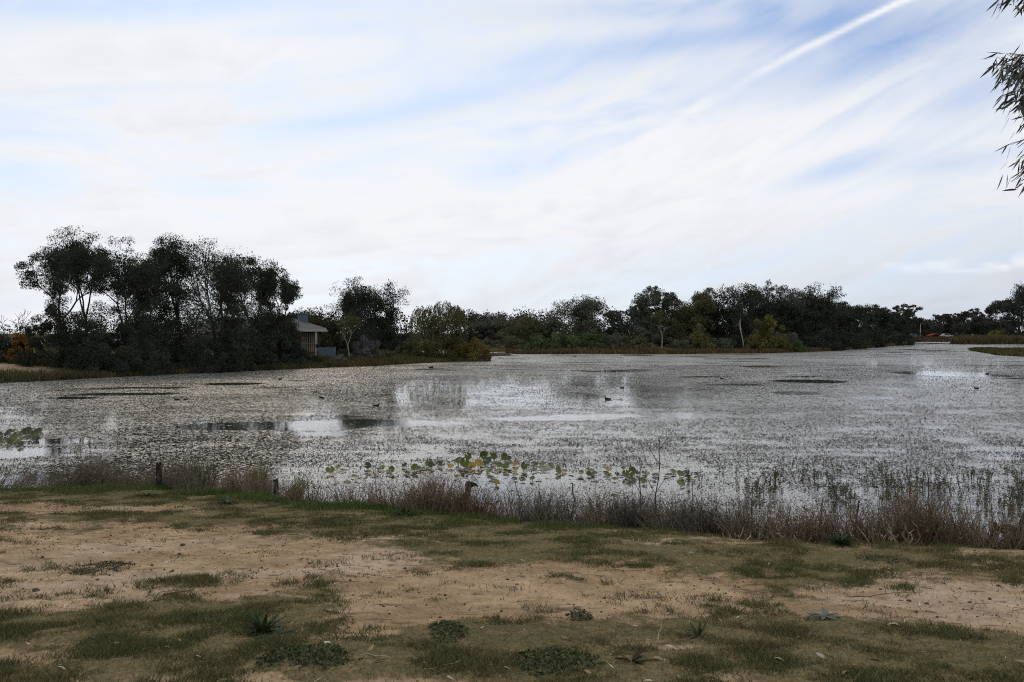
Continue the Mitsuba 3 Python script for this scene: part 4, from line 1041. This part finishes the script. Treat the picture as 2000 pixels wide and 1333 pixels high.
brush(770, 945, 46, BROWN, 'brown dead stems between the bare sapling and the bird clump', n=520)
brush(1060, 962, 50, GREYB, 'low grey stems behind the dark sticks at the middle', n=520)
brush(1530, 1010, 40, STRAW, 'pale bleached dead stems on the right bank edge', n=46, back=.1, w=.006, spread=1.8, curve=.2)
brush(1435, 1012, 50, STRAW, 'few pale straw stems on the bank edge right of centre', n=34, back=.1, w=.006, spread=2.0, curve=.2)
brush(1720, 1010, 50, STRAW, 'pale straw stems in the rusty dead grass', n=40, back=.1, w=.006, spread=1.6, curve=.2)
brush(505, 890, 20, RUSH, 'bright green upright rush tuft left of centre', n=420, back=.9, spread=.35, depth=.12, name='rush_tuft', cat='rush', curve=.04, w=.006)
brush(566, 912, 15, RUSH, 'small green rush tuft leaning right over the water', n=160, back=1.4, spread=.5, lean=.5, depth=.1, name='rush_tuft', cat='rush', curve=.05, w=.006)
brush(400, 882, 20, (.090, .090, .040), 'olive rush tuft right of the tall dead stems', n=220, back=.7, spread=.4, depth=.15, name='rush_tuft', cat='rush', curve=.04, w=.005)
brush(368, 880, 20, (.10, .092, .045), 'olive brown rush tuft behind the grey brush', n=220, back=.9, spread=.4, depth=.15, name='rush_tuft', cat='rush', curve=.04, w=.005)
brush(1850, 985, 16, RUSH, 'olive green tuft in the red weed at right', n=160, back=.8, spread=.4, depth=.12, name='rush_tuft', cat='rush', curve=.05, w=.006)


def stem(px, top, lean, r, col, label, back=.5, name='dry_reed', fork=0, lean_y=0.0, cat='reed'):
    rg = RNG(px * 17 + top)
    x0 = 0.0
    for _ in range(6):
        y0 = float(lip(x0)) + back
        x0 = (px - 1000) / F * y0
    z0 = float(edge_z(x0, y0)) - .05
    H = CAM_Z - (top - HZ) / F * y0 - z0
    t = np.linspace(0, 1, 9)[:, None]
    wob = np.cumsum(rg.normal(0, .010, (9, 3)), 0) * [1, 1, 0] * H * 1.6
    pts = np.array([x0, y0, z0]) + t * [lean * H, lean_y * H, H] + wob
    r = r * (1.5 if fork < 4 or 'thin' in label else .95)
    acc = Acc().tube(pts, r * (1.05 - .6 * t[:, 0]), 5, col)
    for k in range(fork):
        i = rg.integers(2, 8)
        d = unit(np.array([rg.uniform(-1, 1), rg.uniform(-.6, .6), rg.uniform(.6, 1.4)]))
        l = H * rg.uniform(.12, .38)
        tt = np.linspace(0, 1, 5)[:, None]
        acc.tube(pts[i] + tt * l * d + tt ** 2 * [0, 0, .12 * l] + np.cumsum(rg.normal(0, .02, (5, 3)), 0) * l * .5, r * .5 * (1.05 - .7 * tt[:, 0]), 4, col)
    tag(acc.put(num(name), 'mat_leaf'), label, cat)


TW = (.075, .060, .052)
stem(735, 872, .01, .007, TW, 'slender bare sapling over the water left of the bird', fork=9, name='bare_sapling', cat='sapling', back=.4)
stem(1272, 850, .10, .010, TW, 'leaning bare sapling, right stem of the pair right of centre', fork=4, name='bare_sapling', cat='sapling', back=.4)
stem(1262, 895, -.10, .009, TW, 'leaning bare sapling, left stem of the pair right of centre', fork=6, name='bare_sapling', cat='sapling', back=.4)
stem(312, 840, .0, .0045, TW, 'tall thin dead stem rising from the wooden post', fork=3)
stem(302, 860, -.05, .004, TW, 'thin dead stem at the left of the wooden post', fork=2)
stem(355, 838, .16, .0045, TW, 'tall thin dead stem arching right of the wooden post', fork=3)
stem(345, 850, -.02, .004, TW, 'straight thin dead stem in the grey brush right of the post', fork=3)
stem(410, 865, .03, .004, TW, 'thin dead stem beside the olive rush tuft', fork=4)
stem(165, 868, -.03, .004, TW, 'thin dead stem above the leaning brush', fork=4)
stem(140, 885, -.1, .004, TW, 'thin dead stem left of the leaning brush', fork=3)
stem(1020, 940, -.06, .008, TW, 'dark stick leaning left at the middle of the edge', fork=1)
stem(1042, 955, .0, .006, TW, 'short dark stick right of the left leaning stick', fork=0)
stem(1057, 945, .01, .008, TW, 'straight dark stick at the middle of the edge', fork=0)
stem(1118, 945, -.02, .010, TW, 'thick dark stick at the right of the middle sticks', fork=0)
stem(1672, 978, .05, .010, (.05, .042, .038), 'dark leaning stick in the red weed at right', fork=0)
stem(1590, 972, .01, .007, TW, 'dark upright stick left of the dark leaning stick', fork=0)
stem(1822, 935, -.02, .007, TW, 'tall dead stem right of the rusty clump', fork=3)
stem(1760, 945, .10, .006, TW, 'dead stem leaning right in the rusty clump', fork=3)
stem(1872, 1010, -.12, .010, (.05, .042, .036), 'dark bent stick left of the driftwood', fork=1)
stem(1355, 945, .0, .006, (.16, .13, .06), 'straw coloured reed right of the lily pads', fork=0)
stem(1475, 950, .0, .006, TW, 'thin upright reed before the marsh plants', fork=2)

# posts
def post(px, top, py0, hw, label, back):
    rg = RNG(px)
    x0 = 0.0
    for _ in range(6):
        y0 = float(lip(x0)) + back
        x0 = (px - 1000) / F * y0
    z0 = float(edge_z(x0, y0)) - .2
    H = CAM_Z - (top - HZ) / F * y0 - z0
    r = hw / F * y0
    t = np.linspace(0, 1, 12)
    v, f = tube(np.array([x0, y0, z0]) + t[:, None] * [-.03 * H, 0, H], r * (1 - .12 * t), 14, cap=True)
    a = np.arctan2(v[:, 1] - y0, v[:, 0] - x0)
    v[:, :2] += (np.stack([np.cos(a), np.sin(a)], 1)) * (r * .22 * (meshkit.fbm(np.c_[np.cos(a) * 3, np.sin(a) * 3, v[:, 2] * 2.5], 3) - .5))[:, None]
    v[:, 2] += np.where(v[:, 2] > z0 + H * .97, rg.uniform(-.03, .03, len(v)), 0)
    tag(put(num('wooden_post'), (v, f), 'mat_driftwood', smooth=40), label, 'post')


post(312, 905, 965, 6.0, 'broken dark wooden post among tall dead stems', -.12)
post(541, 938, 980, 5.5, 'short weathered stump at the edge right of the brown clumps', .15)

# driftwood at the right edge
import manifold3d as m3
def limb(acc3, pts, rad):
    b = [m3.Manifold.sphere(r, 10).translate([float(c) for c in p]) for p, r in zip(pts, rad)]
    for i in range(len(b) - 1): acc3.append(m3.Manifold.batch_hull([b[i], b[i + 1]]))


def P3(px, py, dY=0.0):
    y = 8.75 + dY
    return np.array([(px - 1000) / F * y, y, CAM_Z - (py - HZ) / F * y])


L3 = []
limb(L3, [P3(1937, 1062), P3(1940, 1040), P3(1944, 1022)], [.028, .024, .014])
limb(L3, [P3(1944, 1034), P3(1965, 1030, .1), P3(1990, 1040, .15), P3(2030, 1046, .2)], [.02, .03, .045, .06])
limb(L3, [P3(1985, 1060), P3(2004, 1046, .1), P3(2040, 1050, .2), P3(2080, 1048, .25)], [.03, .06, .08, .09])
limb(L3, [P3(1998, 1046, .1), P3(1998, 1020, .05), P3(2006, 1000), P3(2016, 985)], [.045, .034, .028, .015])
limb(L3, [P3(1960, 1064), P3(1972, 1050, .1), P3(1990, 1044, .1)], [.018, .022, .03])
limb(L3, [P3(1950, 1030, .05), P3(1962, 1044, .1), P3(1972, 1066, .05)], [.014, .018, .016])
dm = m3.Manifold.batch_boolean(L3, m3.OpType.Add).refine_to_length(.025).to_mesh()
dv = dm.vert_properties[:, :3].astype(float)
dv = dv + (meshkit.fbm(dv * [30, 30, 14], 3)[:, None] - .5) * .030 * unit(dv - dv.mean(0))
tag(put('driftwood', (dv, dm.tri_verts), 'mat_driftwood', smooth=50), 'dark tangled driftwood stump at the right edge of the bank', 'driftwood')


def standing_bird(name, x, y, z, s, face, label, billmat):
    """A swamphen: deep body, upright neck, small head, legs to the ground."""
    k = tag(num(name), label, 'bird')
    def ball(p, r): return m3.Manifold.sphere(r, 16).translate(p)
    def hull(*b): return m3.Manifold.batch_hull([ball(*q) for q in b])
    parts = [hull(((-.10, 0, .20), .05), ((.02, 0, .23), .075)), hull(((.02, 0, .23), .075), ((.08, 0, .27), .05)), hull(((-.10, 0, .21), .045), ((-.20, 0, .19), .010)), hull(((.08, 0, .28), .042), ((.115, 0, .36), .024)), hull(((.115, 0, .36), .024), ((.125, 0, .42), .022)), hull(((.125, 0, .43), .029), ((.15, 0, .432), .022)),
             hull(((-.02, .03, .19), .028), ((-.01, .035, .12), .012)), hull(((-.02, -.03, .19), .028), ((-.01, -.035, .12), .012))]
    m = m3.Manifold.batch_boolean(parts, m3.OpType.Add).refine_to_length(.012).to_mesh()
    tm = trimesh.Trimesh(m.vert_properties[:, :3], m.tri_verts)
    trimesh.smoothing.filter_taubin(tm, iterations=6)
    S = np.array([s * face, s, s])
    o = np.array([x, y, z])
    f = np.array(tm.faces) if face > 0 else np.array(tm.faces)[:, ::-1]
    put('body', (np.array(tm.vertices) * S + o, f), 'mat_bird', smooth=True, parent=k)
    solid('bill', Acc().tube(np.array([[.158, 0, .437], [.178, 0, .432], [.205, 0, .415]]) * S + o, np.array([.016, .013, .002]) * s, 8).mesh(), billmat, k)
    for sy in (.035, -.035):
        lg = Acc().tube(np.array([[-.01, sy, .14], [-.02, sy, .07], [.0, sy, .005]]) * S + o, np.array([.008, .006, .005]) * s, 6)
        for a in (-.5, 0, .5): lg.tube(np.array([[0, sy, .006], [.07 * math.cos(a), sy + .07 * math.sin(a), .003]]) * S + o, np.array([.004, .002]) * s, 4)
        solid('leg', lg.mesh(), 'mat_bill', k)


xb = 0.0
for _ in range(6):
    yb = float(lip(xb)) + 1.0
    xb = (884 - 1000) / F * yb
zb = float(edge_z(xb, yb))
standing_bird('swamphen', xb, yb, zb + .0, (CAM_Z - (940.5 - HZ) / F * yb - zb) / .458, 1, 'dark swamphen with raised neck standing in the brown grass clump', 'mat_bird')
p = P3(1976, 1022, .5)
standing_bird('swamphen', p[0], p[1], p[2] - .43, 1.0, 1, 'dark swamphen with red bill behind the driftwood', 'mat_bill')

# ------------------------------------------------------------------ floating red weed, marsh plants, lily pads
rng = RNG(95)
acc = Acc()
n = 26000
y = rng.uniform(9.2, 19, n)
x = rng.uniform(.12, .63, n) * y
fy = y - lip(x)
den = sstep(-.0, .6, fy) * sstep(5.0, 2.2, fy) * sstep(1.2, 4.5, x) * sstep(.36, .56, nfbm(x * .9, y * 1.6, 3) + .10)
keep = rng.uniform(0, 1, n) < den
c = np.stack([x, y, rng.uniform(.004, .03, n)], 1)[keep]
acc.add(*rhombi(c, rng.uniform(.02, .05, len(c)), rng.uniform(.008, .018, len(c)), rng, np.array([(.115, .050, .042), (.095, .06, .045), (.07, .075, .035)])[rng.choice(3, len(c), p=[.55, .3, .15])], flat=.6, jit=.35))
tag(acc.put('red_weed', 'mat_leaf'), 'reddish brown floating weed along the right near shore', kind='stuff')
acc = Acc()
n = 5200
t_ = rng.uniform(.02, 1, n)
px = np.interp(t_, [0, .15, .3, .5, .75, 1], [60, 540, 750, 1050, 1500, 2050])
x = np.interp(px, [0, 2000], [-8.5, 5.2]); y = lip(x); x = (px - 1000) / F * y; y = lip(x) + np.abs(rng.normal(0, 1.0, n)) + .25
x = (px - 1000) / F * y
keep = (rng.uniform(0, 1, n) < .15 + 1.2 * sstep(.4, .65, nfbm(x * 1.4, y * 1.4, 3))) & (px > 480)
x, y = x[keep], y[keep]
m = len(x)
b = np.stack([x, y, edge_z(x, y) - .02], 1)
hh = rng.uniform(.06, .34, m)
acc.add(*blades(b, b + np.stack([rng.normal(0, .25, m) * hh, rng.normal(0, .2, m) * hh, hh], 1), .006 * rng.uniform(.7, 1.4, m), rng, np.array([BROWN, RUST, (.09, .08, .04)])[rng.integers(0, 3, m)] * rng.uniform(.6, 1.3, (m, 1)), bend=rng.normal(0, .03, (m, 3))))
tag(acc.put('dead_reeds', 'mat_leaf'), 'short dead brown reeds standing in the shallows', kind='stuff')


def marsh_mesh(seed):
    """An emergent leafy stem: leaf whorls up a stalk, longest near the top."""
    rg = RNG(seed)
    st, lf = Acc(), Acc()
    for s in range(rg.integers(2, 5)):
        H = rg.uniform(.22, .42)
        o = np.array([rg.normal(0, .05), rg.normal(0, .05), -.05])
        t = np.linspace(0, 1, 5)[:, None]
        pts = o + t * [rg.normal(0, .06), rg.normal(0, .06), H + .05] + np.cumsum(rg.normal(0, .006, (5, 3)), 0)
        st.tube(pts, [.005, .005, .004, .004, .003], 4)
        nl = 17
        tt = rg.uniform(.35, 1.0, nl)
        c = np.stack([np.interp(tt, t[:, 0], pts[:, j]) for j in range(3)], 1)
        d = unit(np.c_[rg.normal(0, 1, (nl, 2)), rg.uniform(.1, .9, nl)])
        L = rg.uniform(.018, .038, nl)[:, None]
        v, f, col = rhombi(c + d * L, L[:, 0], L[:, 0] * .36, rg, (.085, .088, .042), up=d * 4, jit=.4)
        lf.add(v, f, col)
    return st, lf


MM = []
for k in range(6):
    st, lf = marsh_mesh(k + 300)
    MM.append((mikit.ply(st.mesh(), 'mat_bark'), mikit.ply(lf.mesh(), 'mat_leaf', color=lf.col())))
rng = RNG(97)
ms = []
while len(ms) < 190:
    px = rng.uniform(1340, 2040)
    py = rng.normal(962, 22) + (px - 1700) * .03
    if py < 930 or py > 1020 or nnoise(px / 50, py / 22) < .42: continue
    ms.append((px, py))
for px, py in ms:
    Y = CAM_Z * F / (py - HZ)
    k = num('marsh_plant')
    w = T().translate([*at(px, Y)]).rotate([0, 0, 1], rng.uniform(0, 360)).scale(float(rng.uniform(.45, .8)))
    a, b = MM[rng.integers(0, 6)]
    scene[k + '__stems'] = {**a, 'to_world': w}
    scene[k + '__leaves'] = {**b, 'to_world': w}
    tag(k, 'leafy olive marsh plant standing in the shallows at right', 'plant', 'marsh plants along the right near shore')


def pad_mesh(seed, col, cup):
    rg = RNG(seed)
    n = 20
    a = np.linspace(.18, 2 * np.pi - .18, n)
    rr = np.array([0.0, .45, .8, 1.0])
    ed = 1 + .05 * np.sin(a * 5 + seed) + rg.normal(0, .015, n)
    v = [[0, 0, 0]]
    for r in rr[1:]:
        z = cup * r * r + .05 * r * np.sin(a * 3 + seed * 2.0) * r + rg.normal(0, .008, n)
        v += list(np.c_[r * ed * np.cos(a), r * ed * np.sin(a), z])
    f = [[0, 1 + i, 2 + i] for i in range(n - 1)]
    for k in range(2):
        o = 1 + k * n
        for i in range(n - 1): f += [[o + i, o + n + i, o + n + i + 1], [o + i, o + n + i + 1, o + i + 1]]
    v = np.array(v)
    c = np.asarray(col) * (1 + .25 * (meshkit.fbm(v * [2, 2, 0] + seed, 3)[:, None] - .5) * 2)
    return mikit.ply((v, np.array(f)), 'mat_pad', smooth=True, color=np.clip(c, 0, 1))


PG, PD, PY = (.092, .112, .022), (.042, .050, .022), (.24, .17, .028)
PADS = {'green': [pad_mesh(k, PG, .18) for k in range(4)], 'dark': [pad_mesh(k + 10, PD, .08) for k in range(4)], 'yellow': [pad_mesh(k + 20, PY, .15) for k in range(3)]}
rng = RNG(99)


def pad(px, py, wpx, kind, raised, label, group, stalk=True):
    """py: the row of the pad's foot on the water; raised: how far it stands up (0 lying, 1 upright)."""
    Y = CAM_Z * F / (py - HZ)
    p = at(px, Y)
    R = wpx / F * Y / 2 * .88
    k = num('lily_pad')
    tilt = raised * rng.uniform(55, 80) if raised else rng.uniform(-5, 7)
    lift = raised * R * 1.0 + .012
    w = T().translate([*(p + [0, 0, lift])]).rotate([0, 0, 1], rng.uniform(-35, 35)).rotate([1, 0, 0], tilt).rotate([0, 0, 1], rng.uniform(0, 360)).scale(float(R))
    v = PADS[kind]
    d = {**v[rng.integers(0, len(v))], 'to_world': w}
    if raised and stalk:
        scene[k + '__leaf'] = d
        solid('stalk', Acc().tube([[*(p + [0, .02, -.08])], [*(p + [0, .01, lift])]], [.007, .005], 5).mesh(), 'mat_bark', k)
    else:
        scene[k] = d
    tag(k, label, 'lily pad', group)


RAISED = ((718, 917, 15, 'dark', 1), (645, 925, 20, 'green', .6), (765, 924, 14, 'green', 1), (790, 913, 12, 'dark', .8), (810, 921, 16, 'green', 1), (838, 911, 18, 'green', .9), (842, 914, 14, 'dark', .8), (858, 910, 14, 'dark', .6), (880, 915, 14, 'yellow', .5), (896, 908, 16, 'green', 1), (914, 902, 16, 'green', 1.4), (908, 914, 22, 'green', 1), (922, 916, 18, 'yellow', .7), (935, 913, 20, 'yellow', .8), (944, 900, 18, 'green', 1.4), (952, 908, 20, 'dark', .8),
                           (965, 900, 16, 'green', 1.1), (986, 902, 17, 'green', 1.2), (993, 900, 12, 'dark', .8), (975, 914, 14, 'green', .8), (990, 916, 14, 'green', .8), (1005, 910, 12, 'yellow', .6), (1023, 920, 16, 'green', 1.2), (1008, 921, 12, 'yellow', .6), (1045, 910, 14, 'dark', .5), (1060, 911, 14, 'green', .4), (1075, 912, 14, 'dark', .5), (1090, 925, 15, 'green', .8), (1098, 924, 12, 'yellow', .6), (1135, 928, 14, 'green', .6), (1150, 930, 12, 'dark', .7),
                           (1188, 921, 16, 'yellow', .5), (1205, 930, 12, 'dark', .6), (1222, 933, 16, 'green', 1), (1235, 930, 18, 'green', 1.1), (1230, 938, 14, 'green', .8), (1218, 918, 10, 'green', .6), (1246, 928, 12, 'dark', .6), (1258, 945, 14, 'green', .6), (1315, 926, 16, 'green', .5), (1328, 932, 16, 'green', .8), (1330, 950, 20, 'green', .4), (1040, 940, 12, 'green', .8), (970, 948, 12, 'yellow', .9))
PT = ((0, 800, 'left end'), (800, 930, 'middle left'), (930, 1030, 'crowded middle'), (1030, 1180, 'middle right'), (1180, 1270, 'sapling end'), (1270, 2000, 'far right end'))
for px, py, w, kind, r in RAISED:
    a_, b_, nm = next(q for q in PT if q[0] <= px < q[1])
    same = sorted(q[:2] for q in RAISED if q[3] == kind and a_ <= q[0] < b_)
    which_ = '' if len(same) == 1 else ORD[same.index((px, py))] + ' from left, '
    pad(px, py, w, kind, r, f'raised {dict(green="green", dark="dark", yellow="yellowing")[kind]} lily pad, {which_}{nm} of the near patch', {'green': 'raised green lily pads', 'dark': 'raised dark lily pads', 'yellow': 'raised yellowing lily pads'}[kind])
for i in range(150):
    px = rng.uniform(640, 1360)
    py = 912 + .00006 * (px - 920) ** 2 + abs(rng.normal(0, 16)) + rng.uniform(-4, 6)
    pad(px, py, rng.uniform(9, 17), 'dark' if rng.uniform() < .75 else 'green', 0 if rng.uniform() < .6 else .35, 'small dark lily pad lying nearly flat in the near patch', 'small flat lily pads in the near patch', stalk=False)
for i in range(130):
    px = 82 - abs(rng.normal(0, 48)) - 4
    py = rng.uniform(842, 876)
    if py > 862 and px > 45: continue
    pad(px, py, rng.uniform(8, 14), 'green' if rng.uniform() < .25 else 'dark', rng.choice([0, .4, .8]), 'olive lily pad in the dense bed at the left edge of the photo', 'lily pads of the left edge bed', stalk=False)

# ------------------------------------------------------------------ overhanging gum at the upper right, its trunk outside the picture
rng = RNG(111)
g = tag('overhanging_gum', 'gum tree at the right edge with hanging sprays of long narrow leaves', 'tree')
gb_ = np.array([6.9, 7.2, float(ground_z(6.9, 7.2)) - .1])
wood = Acc()
tr = np.array([gb_, gb_ + [.05, .1, 1.6], gb_ + [-.05, .2, 3.4], gb_ + [.1, .3, 5.4], gb_ + [.0, .4, 7.4]])
wood.tube(tr, [.22, .18, .15, .11, .05], 12)


def spray(px, py, Y, n, L, spread, root):
    """A twig from the limb down to the spray, with lanceolate leaves hanging round its end."""
    c = at(px, Y)
    c[2] = CAM_Z - (py - HZ) / F * Y
    t = np.linspace(0, 1, 8)[:, None]
    path = root + (c - root) * t + np.array([0, 0, 1.]) * (np.sin(t * np.pi) * .25) + np.cumsum(rng.normal(0, .01, (8, 3)), 0)
    wood.tube(path, .012 * (1.1 - .85 * t[:, 0]), 5)
    acc = Acc()
    for k in range(n):
        u = rng.uniform(.55, 1.0)
        i = min(int(u * 7), 6)
        q = path[i] + (path[i + 1] - path[i]) * (u * 7 - i) + rng.normal(0, spread, 3) * [1, 1, .8]
        d = unit(np.array([-.45, 0, -1.0]) + rng.normal(0, .45, 3))
        l = L * rng.uniform(.6, 1.2)
        s = unit(np.cross(d, rng.normal(size=3))) * l * .08
        tt = np.array([0, .3, .65, 1])[:, None]
        cc = q + d * l * tt + np.array([-.12, 0, -.10]) * l * tt ** 2
        w = np.array([.15, 1, .8, .02])[:, None]
        v = np.vstack([cc - s * w, cc + s * w])
        j = np.arange(3)
        qd = np.stack([j, j + 1, j + 5, j + 4], 1)
        acc.add(v, np.vstack([qd[:, [0, 1, 2]], qd[:, [0, 2, 3]]]), np.array((.040, .048, .032)) * rng.uniform(.7, 1.4))
        if k % 3 == 0: wood.tube([path[i], q], [.003, .002], 3)
    tag(acc.put('leaf_spray', 'mat_gloss', g), kind='stuff')


R1, R2 = gb_ + [-1.4, .5, 4.6], gb_ + [-1.5, .6, 3.5]
for e in (R1, R2): wood.tube(np.array([tr[2] + (tr[3] - tr[2]) * (.4 if e is R1 else 0), (tr[2] + e) / 2 + [0, 0, .4], e]), [.07, .05, .025], 8)
for px, py, n in ((1950, 12, 9), (1968, 10, 12), (1985, 2, 12), (1945, -15, 10), (2000, 12, 12), (1940, 130, 16), (1955, 120, 18), (1975, 115, 20), (1948, 150, 12), (1968, 150, 22), (1990, 135, 26), (1960, 175, 16), (1985, 185, 40), (1995, 205, 46), (2005, 170, 40), (1978, 205, 18), (1992, 225, 26), (1958, 225, 3), (1998, 250, 12), (1995, 285, 7), (1985, 310, 10), (2000, 300, 10), (1975, 350, 5), (1985, 368, 12), (1998, 345, 8), (2005, 380, 8), (2060, 60, 40), (2060, 160, 50), (2080, 260, 50)):
    spray(px + 4, py - 12, 8.0 + rng.uniform(-.35, .35), int(n * 2.4), .13, .06, R1 if py < 100 else R2)
# a crown above and beyond the frame
wood2 = Acc()
m = 1600
cc = np.array([6.4, 7.4, 7.6]) + unit(rng.normal(size=(m, 3))) * rng.uniform(0, 1, (m, 1)) ** .4 * [1.6, 1.8, 1.5]
wood.put('trunk', 'mat_bark', g, colored=False)
wood2.add(*rhombi(cc, .085, .010, rng, (.040, .048, .032), up=[-.3, 0, -1])).put('crown', 'mat_leaf', g)
